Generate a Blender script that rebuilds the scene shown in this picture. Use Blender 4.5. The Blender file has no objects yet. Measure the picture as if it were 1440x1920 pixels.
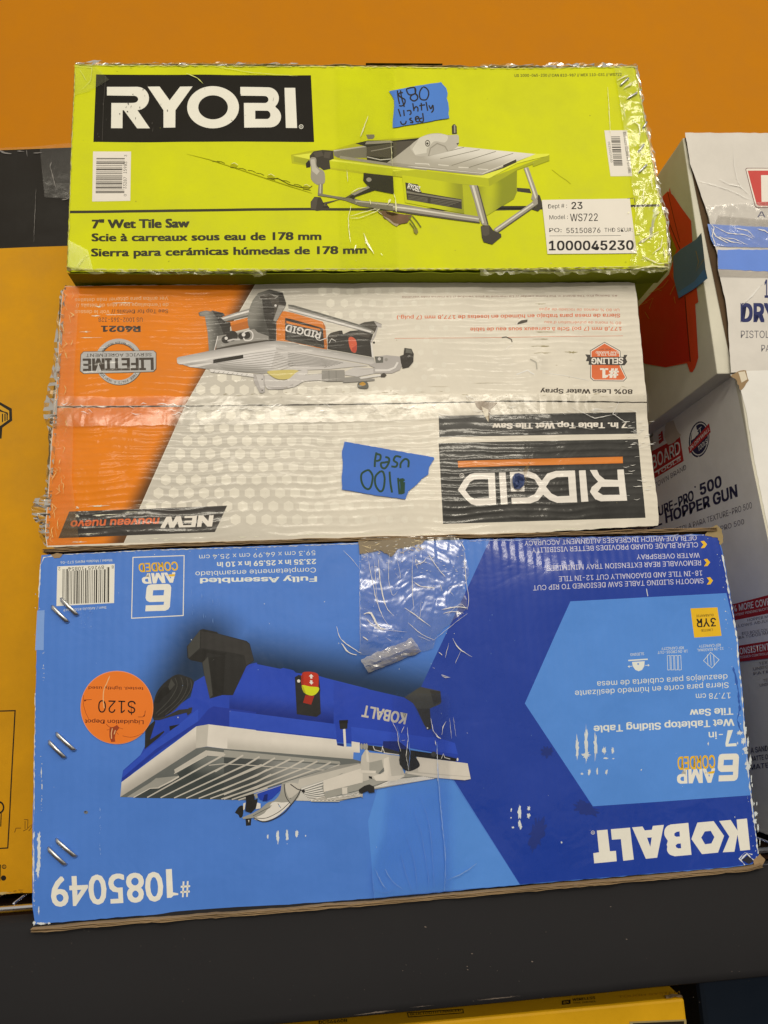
import bpy, math, random
from mathutils import Vector, noise
from mathutils.geometry import tessellate_polygon
random.seed(7)
scene = bpy.context.scene
COL = scene.collection

# ------------------------------------------------------------------ camera
FPX = 1442.0
YAW, PIT, ROL = 0.090, 0.200, -0.053
CAM = Vector((0.264, -0.762, 0.203))
fw = Vector((math.sin(YAW)*math.cos(PIT), math.cos(YAW)*math.cos(PIT), math.sin(PIT)))
r0 = Vector((math.cos(YAW), -math.sin(YAW), 0)); u0 = r0.cross(fw)
RT = r0*math.cos(ROL) + u0*math.sin(ROL)
UP = -r0*math.sin(ROL) + u0*math.cos(ROL)
cd = bpy.data.cameras.new("camera"); cam = bpy.data.objects.new("camera", cd); COL.objects.link(cam)
from mathutils import Matrix
m = Matrix((RT, UP, -fw)).transposed().to_4x4(); m.translation = CAM; cam.matrix_world = m
cd.sensor_fit = 'VERTICAL'; cd.sensor_height = 36.0; cd.lens = 36.0*FPX/1920.0
cd.clip_start = 0.02; cd.clip_end = 60
scene.camera = cam

def ray(px, py):
    return RT*((px-720)/FPX) - UP*((py-960)/FPX) + fw

# ------------------------------------------------------------------ colours and materials
ILL = (0.84, 0.765, 0.60)
def lin(c):
    c /= 255.0
    return c/12.92 if c <= 0.04045 else ((c+0.055)/1.055)**2.4
def seen(rgb):
    return tuple(min(0.86, max(0.004, lin(v)/k)) for v, k in zip(rgb, ILL)) + (1.0,)

MATS = {}
def nt_new(name):
    mt = bpy.data.materials.new(name); mt.use_nodes = True
    n = mt.node_tree; n.nodes.clear()
    return mt, n
def relief(n, style, geo):
    """corrugated-board relief shared by everything printed on one box (world position)"""
    L = n.links
    def nd(t, **k):
        x = n.nodes.new(t)
        for a, b in k.items(): setattr(x, a, b)
        return x
    sep = nd('ShaderNodeSeparateXYZ'); L.new(geo.outputs['Position'], sep.inputs[0])
    nz = nd('ShaderNodeTexNoise'); nz.inputs['Scale'].default_value = 9; nz.inputs['Detail'].default_value = 2
    L.new(geo.outputs['Position'], nz.inputs['Vector'])
    fine = nd('ShaderNodeTexNoise'); fine.inputs['Scale'].default_value = 260; fine.inputs['Detail'].default_value = 3
    L.new(geo.outputs['Position'], fine.inputs['Vector'])
    def math_(op, a, b=None):
        x = nd('ShaderNodeMath', operation=op)
        for i, v in enumerate((a, b)):
            if v is None: continue
            if isinstance(v, (int, float)): x.inputs[i].default_value = v
            else: L.new(v, x.inputs[i])
        return x.outputs[0]
    P = {'rib_h': ('Z', 7.4e-3, .60, .00014), 'rib_v': ('X', 8.6e-3, .35, .00016), 'rib_f': ('X', 6.5e-3, .08, .00007),
         'plain': ('X', 8e-3, .08, .00008), 'film': ('X', 9e-3, .1, .0003)}[style]
    ax = sep.outputs[P[0]]
    wob = math_('MULTIPLY', nz.outputs['Fac'], 0.022 if style == 'rib_h' else 0.004)
    ph = math_('MULTIPLY', math_('ADD', ax, wob), 2*math.pi/P[1])
    s = math_('MULTIPLY', math_('ADD', math_('SINE', ph), 1.0), 0.5)
    if style == 'rib_h': s = math_('POWER', s, 1.6)
    big = nd('ShaderNodeTexNoise'); big.inputs['Scale'].default_value = 22 if style != 'rib_h' else 30
    big.inputs['Detail'].default_value = 3; big.inputs['Distortion'].default_value = .6
    L.new(geo.outputs['Position'], big.inputs['Vector'])
    if style == 'rib_h':
        # ribs come and go along the width
        msk = nd('ShaderNodeMapRange'); msk.inputs[1].default_value = .36; msk.inputs[2].default_value = .66
        L.new(nz.outputs['Fac'], msk.inputs[0]); s = math_('MULTIPLY', s, math_('ADD', math_('MULTIPLY', msk.outputs[0], .95), .15))
    h = math_('ADD', math_('MULTIPLY', s, P[2]), math_('MULTIPLY', fine.outputs['Fac'], .16))
    h = math_('ADD', h, math_('MULTIPLY', big.outputs['Fac'], 3.0 if style != 'rib_h' else 2.2))
    if style == 'film':
        vo = nd('ShaderNodeTexVoronoi'); vo.feature = 'DISTANCE_TO_EDGE'; vo.inputs['Scale'].default_value = 70
        mp = nd('ShaderNodeVectorMath', operation='MULTIPLY'); mp.inputs[1].default_value = (1, 1, .35)
        L.new(geo.outputs['Position'], mp.inputs[0]); L.new(mp.outputs[0], vo.inputs['Vector'])
        h = math_('ADD', math_('MULTIPLY', vo.outputs['Distance'], 2.4), math_('MULTIPLY', big.outputs['Fac'], 7.0))
    b = nd('ShaderNodeBump'); b.inputs['Strength'].default_value = 1.0; b.inputs['Distance'].default_value = P[3]*2
    L.new(h, b.inputs['Height'])
    return b.outputs[0], nz, fine, big

def pm(rgb, style='plain', rough=.42, spec=.5, coat=0.0, grime=.10, raw=False, grad=None, name=None, metal=0):
    """printed board / paint. rgb = colour as seen under the shop light"""
    key = (tuple(rgb), style, rough, spec, coat, grime, raw, str(grad), metal)
    if key in MATS: return MATS[key]
    mt, n = nt_new(name or "print_%02x%02x%02x_%s" % (int(rgb[0]), int(rgb[1]), int(rgb[2]), style)); L = n.links
    out = n.nodes.new('ShaderNodeOutputMaterial'); bs = n.nodes.new('ShaderNodeBsdfPrincipled')
    geo = n.nodes.new('ShaderNodeNewGeometry')
    bump, nz, fine, big = relief(n, style, geo)
    bs.inputs['Roughness'].default_value = rough; bs.inputs['Specular IOR Level'].default_value = spec*.5
    bs.inputs['Coat Weight'].default_value = coat*.8; bs.inputs['Coat Roughness'].default_value = .10
    bs.inputs['Metallic'].default_value = metal
    c = seen(rgb)
    mix = n.nodes.new('ShaderNodeMixRGB'); mix.blend_type = 'MULTIPLY'
    g1 = n.nodes.new('ShaderNodeTexNoise'); g1.inputs['Scale'].default_value = 14; g1.inputs['Detail'].default_value = 8; g1.inputs['Roughness'].default_value = .65
    L.new(geo.outputs['Position'], g1.inputs['Vector'])
    rp = n.nodes.new('ShaderNodeMapRange'); rp.inputs[1].default_value = .3; rp.inputs[2].default_value = .7
    rp.inputs[3].default_value = 1-grime; rp.inputs[4].default_value = 1+grime*.4
    L.new(g1.outputs['Fac'], rp.inputs[0]); L.new(rp.outputs[0], mix.inputs[2])
    mix.inputs[0].default_value = 1
    mix.inputs[1].default_value = c
    if grad:
        # printed fade: colour c -> c2 with the distance from one or two lines printed on the board
        c2, segs, r_in, r_out = grad
        prev = None
        for a, b in segs:
            pa = n.nodes.new('ShaderNodeVectorMath'); pa.operation = 'SUBTRACT'; L.new(geo.outputs['Position'], pa.inputs[0]); pa.inputs[1].default_value = a
            ba = Vector(b)-Vector(a)
            dt = n.nodes.new('ShaderNodeVectorMath'); dt.operation = 'DOT_PRODUCT'; L.new(pa.outputs[0], dt.inputs[0]); dt.inputs[1].default_value = ba/ba.length_squared
            cl = n.nodes.new('ShaderNodeClamp'); L.new(dt.outputs['Value'], cl.inputs[0])
            sc = n.nodes.new('ShaderNodeVectorMath'); sc.operation = 'SCALE'; sc.inputs[0].default_value = ba; L.new(cl.outputs[0], sc.inputs['Scale'])
            sb = n.nodes.new('ShaderNodeVectorMath'); sb.operation = 'SUBTRACT'; L.new(pa.outputs[0], sb.inputs[0]); L.new(sc.outputs[0], sb.inputs[1])
            ln = n.nodes.new('ShaderNodeVectorMath'); ln.operation = 'LENGTH'; L.new(sb.outputs[0], ln.inputs[0])
            d = ln.outputs['Value']
            if prev is not None:
                mn = n.nodes.new('ShaderNodeMath'); mn.operation = 'MINIMUM'; L.new(prev, mn.inputs[0]); L.new(d, mn.inputs[1]); d = mn.outputs[0]
            prev = d
        mr = n.nodes.new('ShaderNodeMapRange'); mr.interpolation_type = 'SMOOTHSTEP'; mr.inputs[1].default_value = r_in; mr.inputs[2].default_value = r_out
        L.new(prev, mr.inputs[0])
        gm = n.nodes.new('ShaderNodeMixRGB'); gm.inputs[1].default_value = seen(c2); gm.inputs[2].default_value = c
        L.new(mr.outputs[0], gm.inputs[0]); L.new(gm.outputs[0], mix.inputs[1])
    L.new(mix.outputs[0], bs.inputs['Base Color'])
    rr = n.nodes.new('ShaderNodeMapRange'); rr.inputs[1].default_value = .3; rr.inputs[2].default_value = .7
    rr.inputs[3].default_value = max(.05, rough-.10); rr.inputs[4].default_value = rough+.14
    L.new(g1.outputs['Fac'], rr.inputs[0]); L.new(rr.outputs[0], bs.inputs['Roughness'])
    L.new(bump, bs.inputs['Normal']); L.new(bump, bs.inputs['Coat Normal'])
    L.new(bs.outputs[0], out.inputs[0])
    MATS[key] = mt
    return mt

def film(name, haze=.10, tint=(235, 225, 200), rough=.12, gloss=.22, wrinkle=.5):
    mt, n = nt_new(name); L = n.links
    out = n.nodes.new('ShaderNodeOutputMaterial'); geo = n.nodes.new('ShaderNodeNewGeometry')
    bump, nz, fine, big = relief(n, 'film', geo)
    tr = n.nodes.new('ShaderNodeBsdfTransparent'); gl = n.nodes.new('ShaderNodeBsdfGlossy'); df = n.nodes.new('ShaderNodeBsdfDiffuse')
    gl.inputs['Roughness'].default_value = rough; L.new(bump, gl.inputs['Normal']); df.inputs['Color'].default_value = seen(tint)
    m1 = n.nodes.new('ShaderNodeMixShader'); m1.inputs[0].default_value = haze; L.new(tr.outputs[0], m1.inputs[1]); L.new(df.outputs[0], m1.inputs[2])
    m2 = n.nodes.new('ShaderNodeMixShader'); fr = n.nodes.new('ShaderNodeFresnel'); fr.inputs[0].default_value = 1.45; bump.node.inputs['Strength'].default_value = min(1, wrinkle); bump.node.inputs['Distance'].default_value *= max(1, wrinkle)
    ad = n.nodes.new('ShaderNodeMath'); ad.operation = 'ADD'; ad.use_clamp = True; ad.inputs[1].default_value = gloss-.05; L.new(fr.outputs[0], ad.inputs[0])
    L.new(ad.outputs[0], m2.inputs[0]); L.new(m1.outputs[0], m2.inputs[1]); L.new(gl.outputs[0], m2.inputs[2]); L.new(m2.outputs[0], out.inputs[0])
    return mt

# ------------------------------------------------------------------ faces of boxes
class Face:
    def __init__(s, ax, val, H=None, cell=.008, base=.0):
        s.ax, s.val, s.Hf, s.cell, s.base = ax, val, H, cell, base
        s.cache = {}; s.layers = []
        s.n = {'y': Vector((0, -1, 0)), 'x': Vector((-1, 0, 0)), 'z': Vector((0, 0, 1))}[ax]
    def hit(s, px, py):
        d = ray(px, py); i = 'xyz'.index(s.ax)
        return CAM + d*((s.val-CAM[i])/d[i])
    def uv(s, px, py):
        p = s.hit(px, py)
        return (p.x, p.z) if s.ax == 'y' else (p.y, p.z) if s.ax == 'x' else (p.x, p.y)
    def node(s, i, j):
        k = (i, j)
        if k not in s.cache:
            u, v = i*s.cell, j*s.cell; e = .003
            h = s.Hf(u, v)
            s.cache[k] = (h, (s.Hf(u+e, v)-s.Hf(u-e, v))/(2*e), (s.Hf(u, v+e)-s.Hf(u, v-e))/(2*e))
        return s.cache[k]
    def H(s, u, v):
        if not s.Hf: return (0, 0, 0)
        a, b = u/s.cell, v/s.cell; i, j = math.floor(a), math.floor(b); fu, fv = a-i, b-j
        h10, h01 = s.node(i+1, j), s.node(i, j+1)
        if fu+fv <= 1:
            h00 = s.node(i, j); return tuple(h00[k]+fu*(h10[k]-h00[k])+fv*(h01[k]-h00[k]) for k in range(3))
        h11 = s.node(i+1, j+1)
        return tuple(h11[k]+(1-fu)*(h01[k]-h11[k])+(1-fv)*(h10[k]-h11[k]) for k in range(3))
    def point(s, u, v, off):
        h = s.H(u, v); o = h[0]+off
        if s.ax == 'y': return Vector((u, s.val-o, v)), Vector((-h[1], -1, -h[2])).normalized()
        if s.ax == 'x': return Vector((s.val-o, u, v)), Vector((-1, -h[1], -h[2])).normalized()
        return Vector((u, v, s.val+o)), Vector((-h[1], -h[2], 1)).normalized()
    def layer(s, bb):
        l = 1+max([q[4] for q in s.layers if q[0] < bb[2] and q[2] > bb[0] and q[1] < bb[3] and q[3] > bb[1]], default=0)
        s.layers.append((*bb, l)); return l

STEP = 2.2e-5
def clip_half(poly, f):
    out = []; n = len(poly)
    for i in range(n):
        a, b = poly[i], poly[(i+1) % n]; fa, fb = f(a), f(b)
        if fa >= 0: out.append(a)
        if (fa > 0 and fb < 0) or (fa < 0 and fb > 0):
            t = fa/(fa-fb); out.append((a[0]+(b[0]-a[0])*t, a[1]+(b[1]-a[1])*t))
    return out

def smooth(pts, k=5, closed=True):
    n = len(pts); out = []
    for i in range(n if closed else n-1):
        p = [pts[(i+d) % n] if closed else pts[min(max(i+d, 0), n-1)] for d in (-1, 0, 1, 2)]
        for j in range(k):
            t = j/k
            out.append(tuple(.5*((2*p[1][a])+(-p[0][a]+p[2][a])*t+(2*p[0][a]-5*p[1][a]+4*p[2][a]-p[3][a])*t*t+(-p[0][a]+3*p[1][a]-3*p[2][a]+p[3][a])*t**3) for a in (0, 1)))
    if not closed: out.append(pts[-1])
    return out

class Part:
    def __init__(s, name, face, parent=None, label=None, extra=0.0):
        s.name, s.f, s.parent, s.label, s.extra = name, face, parent, label, extra
        s.v = []; s.nr = []; s.fc = []; s.mi = []; s.mats = []; s.idx = {}
    def mat(s, m_):
        if m_ not in s.mats: s.mats.append(m_)
        return s.mats.index(m_)
    def vert(s, u, v, off):
        k = (round(u, 6), round(v, 6), round(off, 7))
        if k not in s.idx:
            p, nn = s.f.point(u, v, off); s.idx[k] = len(s.v); s.v.append(p); s.nr.append(nn)
        return s.idx[k]
    def tri(s, pts, mi, off):
        c = s.f.cell
        area = abs((pts[1][0]-pts[0][0])*(pts[2][1]-pts[0][1])-(pts[2][0]-pts[0][0])*(pts[1][1]-pts[0][1]))
        if area < 1e-12: return
        def emit(poly):
            ids = []
            for p in poly:
                i = s.vert(p[0], p[1], off)
                if i not in ids: ids.append(i)
            if len(ids) > 2:
                a = sum(poly[i][0]*poly[(i+1) % len(poly)][1]-poly[(i+1) % len(poly)][0]*poly[i][1] for i in range(len(poly)))
                want = a < 0 if s.f.ax == 'x' else a > 0
                s.fc.append(ids if want else ids[::-1]); s.mi.append(mi)
        if not s.f.Hf: emit(pts); return
        i0, i1 = math.floor(min(p[0] for p in pts)/c), math.floor(max(p[0] for p in pts)/c)
        for i in range(i0, i1+1):
            q = pts if i0 == i1 else clip_half(clip_half(pts, lambda p: p[0]-i*c), lambda p: (i+1)*c-p[0])
            if len(q) < 3: continue
            j0, j1 = math.floor(min(p[1] for p in q)/c), math.floor(max(p[1] for p in q)/c)
            for j in range(j0, j1+1):
                w = q if j0 == j1 else clip_half(clip_half(q, lambda p: p[1]-j*c), lambda p: (j+1)*c-p[1])
                if len(w) < 3: continue
                k = (i+j+1)*c
                lo = min(p[0]+p[1] for p in w); hi = max(p[0]+p[1] for p in w)
                if hi <= k+1e-9 or lo >= k-1e-9: emit(w); continue
                a = clip_half(w, lambda p: k-p[0]-p[1]); b = clip_half(w, lambda p: p[0]+p[1]-k)
                if len(a) > 2: emit(a)
                if len(b) > 2: emit(b)
    def off(s, px, lay=None):
        if lay is None:
            bb = (min(p[0] for p in px), min(p[1] for p in px), max(p[0] for p in px), max(p[1] for p in px))
            lay = s.f.layer(bb)
        return lay*STEP+s.extra
    def poly(s, m_, px, holes=(), lay=None, off=None):
        o = s.off(px, lay) if off is None else off
        loops = [[Vector((*s.f.uv(*p), 0)) for p in L_] for L_ in (px, *holes)]
        flat = [p for l in loops for p in l]; mi = s.mat(m_)
        for t in tessellate_polygon(loops):
            s.tri([(flat[i].x, flat[i].y) for i in t], mi, o)
        return s
    def polys(s, m_, lst):
        """several polygons that do not overlap each other, on one layer"""
        allp = [p for l in lst for p in l]; o = s.off(allp)
        for l in lst: s.poly(m_, l, off=o)
    def stroke(s, m_, pts, w, closed=False, off=None):
        n = len(pts); L_, R_ = [], []
        for i, p in enumerate(pts):
            a = pts[i-1] if (i > 0 or closed) else None; b = pts[(i+1) % n] if (i < n-1 or closed) else None
            ds = []
            if a: d = (p[0]-a[0], p[1]-a[1]); l = math.hypot(*d) or 1; ds.append((d[0]/l, d[1]/l))
            if b: d = (b[0]-p[0], b[1]-p[1]); l = math.hypot(*d) or 1; ds.append((d[0]/l, d[1]/l))
            nx = sum(-d[1] for d in ds)/len(ds); ny = sum(d[0] for d in ds)/len(ds)
            l = max(.55, math.hypot(nx, ny)); wi = w[i] if isinstance(w, (list, tuple)) else w
            nx, ny = nx/l/max(.55, l)*wi/2, ny/l/max(.55, l)*wi/2
            L_.append((p[0]+nx, p[1]+ny)); R_.append((p[0]-nx, p[1]-ny))
        o = s.off(L_+R_) if off is None else off; mi = s.mat(m_)
        rng = range(n if closed else n-1)
        for i in rng:
            j = (i+1) % n; q = [s.f.uv(*x) for x in (L_[i], L_[j], R_[j], R_[i])]
            s.tri([q[0], q[1], q[2]], mi, o); s.tri([q[0], q[2], q[3]], mi, o)
    def crease(s, m_, pts, w, closed=False):
        rr = random.Random(int(pts[0][0]*7+pts[0][1]*3)); dn = []
        for i in range(len(pts)-1):
            l = math.hypot(pts[i+1][0]-pts[i][0], pts[i+1][1]-pts[i][1]); k = max(1, int(l/4))
            for j in range(k): dn.append((pts[i][0]+(pts[i+1][0]-pts[i][0])*j/k+rr.uniform(-.35, .35), pts[i][1]+(pts[i+1][1]-pts[i][1])*j/k+rr.uniform(-.35, .35)))
        dn.append(pts[-1]); n = len(dn)
        if isinstance(w, (list, tuple)): w = max(w)
        s.stroke(m_, dn, [max(.15, w*1.25*math.sin(math.pi*(.06+.88*i/max(1, n-1)))**.8*rr.uniform(.35, 1.15)) for i in range(n)])
    def ell(s, m_, c, rx, ry=None, hole=None, n=28, rot=0, lay=None):
        ry = ry or rx; cr, sr = math.cos(rot), math.sin(rot)
        def ring(a, b): return [(c[0]+a*math.cos(t)*cr-b*math.sin(t)*sr, c[1]+a*math.cos(t)*sr+b*math.sin(t)*cr) for t in [2*math.pi*i/n for i in range(n)]]
        s.poly(m_, ring(rx, ry), [ring(rx*hole, ry*hole)] if hole else [], lay)
    def text(s, m_, txt, p0, p1, h, bold=0.0, shear=0, font=None, h1=None, off=None):
        """text whose baseline runs p0 -> p1 in the face, cap height h pixels"""
        tris, vs, w = glyphs(txt, bold, font)
        dx, dy = p1[0]-p0[0], p1[1]-p0[1]; l = math.hypot(dx, dy); ux, uy = dy/l, -dx/l
        h1 = h1 or h
        def mp(x, y):
            t = x/w; hh = h*(1-t)+h1*t
            if s.f.ax == 'x': return (p0[0]+dx*t-.10*y*hh, p0[1]+dy*t-y*hh)
            return (p0[0]+dx*t+(ux*y+dx/l*shear*y)*hh, p0[1]+dy*t+(uy*y+dy/l*shear*y)*hh)
        if off is None: off = s.off([mp(0, -.1), mp(w, -.1), mp(0, 1), mp(w, 1)])
        mi = s.mat(m_); k = bold*.62/.73
        sh = [(0, 0)] if not bold else [(0, 0), (k, k*.6), (-k, k*.6), (k, -k*.6), (-k, -k*.6)] if abs(bold) > .015 else [(k, 0), (-k, 0)]
        for q, (sx, sy) in enumerate(sh):
            U = [s.f.uv(*mp(v[0]+sx, v[1]+sy)) for v in vs]
            for t in tris: s.tri([U[i] for i in t], mi, off+q*4e-6)
    def scuff(s, m_, cx, cy, w, h, seed=0, ang=0, n=22, rag=.45):
        rnd = random.Random(seed*131+int(cx)); pts = []
        ca, sa = math.cos(ang), math.sin(ang)
        for i in range(n):
            t = 2*math.pi*i/n; k = 1-rag*rnd.random(); x, y = math.cos(t)*w/2*k, math.sin(t)*h/2*k
            pts.append((cx+x*ca-y*sa, cy+x*sa+y*ca))
        s.poly(m_, pts)
    def build(s):
        if not s.fc: return None
        me = bpy.data.meshes.new(s.name); me.from_pydata(s.v, [], s.fc); me.update()
        for m_ in s.mats: me.materials.append(m_)
        me.polygons.foreach_set('material_index', s.mi)
        me.polygons.foreach_set('use_smooth', [True]*len(me.polygons))
        if s.f.Hf: me.normals_split_custom_set_from_vertices([tuple(x) for x in s.nr])
        return link(s.name, me, s.parent, s.label)

def link(name, me, parent=None, label=None):
    o = bpy.data.objects.new(name, me); COL.objects.link(o)
    if parent: o.parent = parent
    if label: o['label'] = label
    return o
def thing(name, label, cat, loc=(0, 0, 0), group=None):
    o = bpy.data.objects.new(name, None); o.empty_display_size = .05; COL.objects.link(o)
    o['label'] = label; o['category'] = cat
    if group: o['group'] = group
    return o

# fonts: the fonts that ship inside Blender, plain built-in one if they are not there
_F = {}
def get_font(k):
    if k in _F: return _F[k]
    f = None
    if k == 'inter':
        import os
        p = os.path.join(bpy.utils.resource_path('LOCAL'), 'datafiles', 'fonts', 'Inter.woff2')
        try: f = bpy.data.fonts.load(p)
        except Exception: f = None
    _F[k] = f; return f
_G = {}
DEF_FONT = 'inter'
def glyphs(txt, bold, font):
    font = font or DEF_FONT; k = (txt, bold, font)
    if k in _G: return _G[k]
    def mk(t):
        cu = bpy.data.curves.new('t', 'FONT'); cu.body = t; cu.size = 1; cu.resolution_u = 3; cu.fill_mode = 'FRONT'
        f = get_font(font or DEF_FONT)
        if f: cu.font = f
        ob = bpy.data.objects.new('t', cu); COL.objects.link(ob); dg = bpy.context.evaluated_depsgraph_get()
        me = bpy.data.meshes.new_from_object(ob.evaluated_get(dg)); bpy.data.objects.remove(ob); bpy.data.curves.remove(cu)
        me.calc_loop_triangles()
        vs = [(v.co.x, v.co.y) for v in me.vertices]; tr = [tuple(t_.vertices) for t_ in me.loop_triangles]
        bpy.data.meshes.remove(me); return vs, tr
    if (bold, font) not in _G:
        vs, _ = mk('H'); _G[(bold, font)] = (min(v[1] for v in vs), max(v[1] for v in vs))
    lo, hi = _G[(bold, font)]
    vs, tr = mk(txt); x0 = min(v[0] for v in vs); sc = 1/(hi-lo)
    vs = [((v[0]-x0)*sc, (v[1]-lo)*sc) for v in vs]
    _G[k] = (tr, vs, max(v[0] for v in vs)); return _G[k]

def Z(x0, y0, s):
    return lambda *a: [(x0+p[0]/s, y0+p[1]/s) for p in a]

def edge(p, q, n, amp, seed):
    """worn straight edge from p to q (q left out)"""
    rnd = random.Random(seed); out = []
    dx, dy = q[0]-p[0], q[1]-p[1]; l = math.hypot(dx, dy)
    for i in range(n):
        t = i/n; k = 0 if i == 0 else (rnd.random()-.5)*2*amp
        out.append((p[0]+dx*t-dy/l*k, p[1]+dy*t+dx/l*k))
    return out
def chain(pts, step, amp, seed):
    out = []
    for i in range(len(pts)):
        p, q = pts[i], pts[(i+1) % len(pts)]
        out += edge(p, q, max(1, int(math.hypot(q[0]-p[0], q[1]-p[1])/step)), amp, seed+i)
    return out

def ragged(part, m_, pts, w, seed):
    rr = random.Random(seed); dn = []
    for i in range(len(pts)-1):
        k = max(1, int(math.hypot(pts[i+1][0]-pts[i][0], pts[i+1][1]-pts[i][1])/5))
        dn += [(pts[i][0]+(pts[i+1][0]-pts[i][0])*j/k+rr.uniform(-.6, .6), pts[i][1]+(pts[i+1][1]-pts[i][1])*j/k+rr.uniform(-.6, .6)) for j in range(k)]
    dn.append(pts[-1]); part.stroke(m_, dn, [max(.25, w*rr.choice([.1, .3, .7, 1, 1.4])) for _ in dn])
def mesh_obj(name, vs, fs, mats, parent=None, label=None, mi=None, smooth_=False, bevel=0):
    me = bpy.data.meshes.new(name); me.from_pydata([tuple(v) for v in vs], [], fs); me.update()
    for m_ in (mats if isinstance(mats, (list, tuple)) else [mats]): me.materials.append(m_)
    if mi: me.polygons.foreach_set('material_index', mi)
    if smooth_: me.polygons.foreach_set('use_smooth', [True]*len(me.polygons))
    o = link(name, me, parent, label)
    if bevel:
        b = o.modifiers.new('b', 'BEVEL'); b.width = bevel; b.segments = 2
    return o
def carton(name, mats, parent, front, back_y, inset=.0009, label=None):
    """the board body behind a front panel: front = four world points TL TR BR BL"""
    c = sum(front, Vector())/4
    f = [p+(c-p).normalized()*.0012+Vector((0, inset, 0)) for p in front]
    b = [Vector((p.x, back_y, p.z)) for p in f]
    vs = f+b
    fs = [(0, 3, 2, 1), (4, 5, 6, 7), (0, 1, 5, 4), (1, 2, 6, 5), (2, 3, 7, 6), (3, 0, 4, 7)]
    return mesh_obj(name, vs, fs, mats, parent, label, bevel=.0012)
def tube(name, paths, r, m_, parent=None, label=None, n=8, flat=1.0):
    vs, fs = [], []
    for pts in paths:
        base = len(vs); pts = [Vector(p) for p in pts]
        for i, p in enumerate(pts):
            d = (pts[min(i+1, len(pts)-1)]-pts[max(i-1, 0)]).normalized()
            a = d.cross(Vector((0.1, 1, .2))).normalized(); b = d.cross(a)
            for k in range(n):
                t = 2*math.pi*k/n; vs.append(p+a*math.cos(t)*r+b*math.sin(t)*r*flat)
        for i in range(len(pts)-1):
            for k in range(n):
                q = base+i*n; fs.append((q+k, q+(k+1) % n, q+n+(k+1) % n, q+n+k))
        fs.append(tuple(base+k for k in range(n))[::-1]); fs.append(tuple(base+(len(pts)-1)*n+k for k in range(n)))
    return mesh_obj(name, vs, fs, m_, parent, label, smooth_=True)
def tape(face, parent, m_, pts, extra, label=None, name='clear_tape'):
    t_ = Part(name, face, parent, label, extra); t_.poly(m_, pts); return t_.build()
def film_fringe(name, face, parent, m_, px, out, amp, seed, label=None):
    """crumpled film standing off an edge: px = pixel polyline of the edge, out = pixel direction"""
    rnd = random.Random(seed); vs, fs = [], []; P = []
    for i in range(len(px)-1):
        k = max(2, int(math.hypot(px[i+1][0]-px[i][0], px[i+1][1]-px[i][1])/7))
        P += [(px[i][0]+(px[i+1][0]-px[i][0])*j/k, px[i][1]+(px[i+1][1]-px[i][1])*j/k) for j in range(k)]
    P.append(px[-1])
    for i, (x, y) in enumerate(P):
        a = amp*(.25+abs(noise.noise(Vector((x*.03, y*.03, seed))))*1.6+rnd.random()*.3)
        for k in range(3):
            t = k/2-.25; w = face.hit(x+out[0]*a*t, y+out[1]*a*t); vs.append(w+Vector((rnd.uniform(-.0006, .0006), -.0012+rnd.uniform(-.0015, .0015), 0)))
    for i in range(len(P)-1):
        for k in range(2): q = i*3+k; fs.append((q, q+1, q+4, q+3))
    return mesh_obj(name, vs, fs, m_, parent, label)
def board_layers(name, m_, parent, face, px, n=3, th=.0007, gap=.0013, depth=.02, side=1, seed=1, out=.001, label=None):
    """torn edge of corrugated board: thin wavy sheets seen edge-on along a pixel polyline"""
    rnd = random.Random(seed); vs, fs = [], []
    P = []
    for i in range(len(px)-1):
        k = max(2, int(math.hypot(px[i+1][0]-px[i][0], px[i+1][1]-px[i][1])/9))
        P += [(px[i][0]+(px[i+1][0]-px[i][0])*j/k, px[i][1]+(px[i+1][1]-px[i][1])*j/k) for j in range(k)]
    P.append(px[-1]); W = [face.hit(*p) for p in P]
    for l in range(n):
        base = len(vs); s0 = rnd.random()*50
        for i, w in enumerate(W):
            dz = side*(l*gap + .0007*noise.noise(Vector((w.x*28+s0, l, 1))) + .0004*noise.noise(Vector((w.x*120+s0, l, 3))))
            dy = -out + .0025*noise.noise(Vector((w.x*40+s0, l*3, 2))) + .0012*noise.noise(Vector((w.x*300, l*3, 7)))
            e = min(1, min(i, len(W)-1-i)/4)*.7+.3
            for y, z in ((dy, 0), (dy, th*e), (depth, th*e), (depth, 0)):
                vs.append(Vector((w.x, face.val+y, w.z+dz+z*side)))
        for i in range(len(W)-1):
            q = base+i*4
            for k in range(4): fs.append((q+k, q+(k+1) % 4, q+4+(k+1) % 4, q+4+k))
        fs.append((base, base+1, base+2, base+3)); q = base+(len(W)-1)*4; fs.append((q+3, q+2, q+1, q))
    return mesh_obj(name, vs, fs, m_, parent, label)

KRAFT = pm((150, 122, 84), 'plain', .85, .2, name='torn_kraft_board', grime=.3)
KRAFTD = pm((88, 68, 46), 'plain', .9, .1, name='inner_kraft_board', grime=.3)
WHT = (222, 208, 182)
FILM = film('clear_packing_tape', .04, (215, 205, 180), .12, .14, .4); FILMB = film('crumpled_tape', .34, (150, 116, 50), .22, .07)
CREASE = pm((240, 235, 215), 'plain', .18, .8, name='tape_crease', coat=.6)
STEEL = pm((190, 185, 170), 'plain', .3, .5, metal=1, name='staple_steel', grime=.2)
def nz2(u, v, f, s): return noise.noise(Vector((u*f+s, v*f-s, s*1.7)))
AMB = 0.54
EXPO = -0.20
LAMPS = [((1.9, -1.8, 2.2), (0.4, 0, .4), 2.2, .16, 17), ((.1, -3.2, 2.5), (.4, 0, .4), 3.8, .2, 48), ((.4, -5.6, 2.1), (.4, 0, .3), 3.6, .25, 126)]
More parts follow.
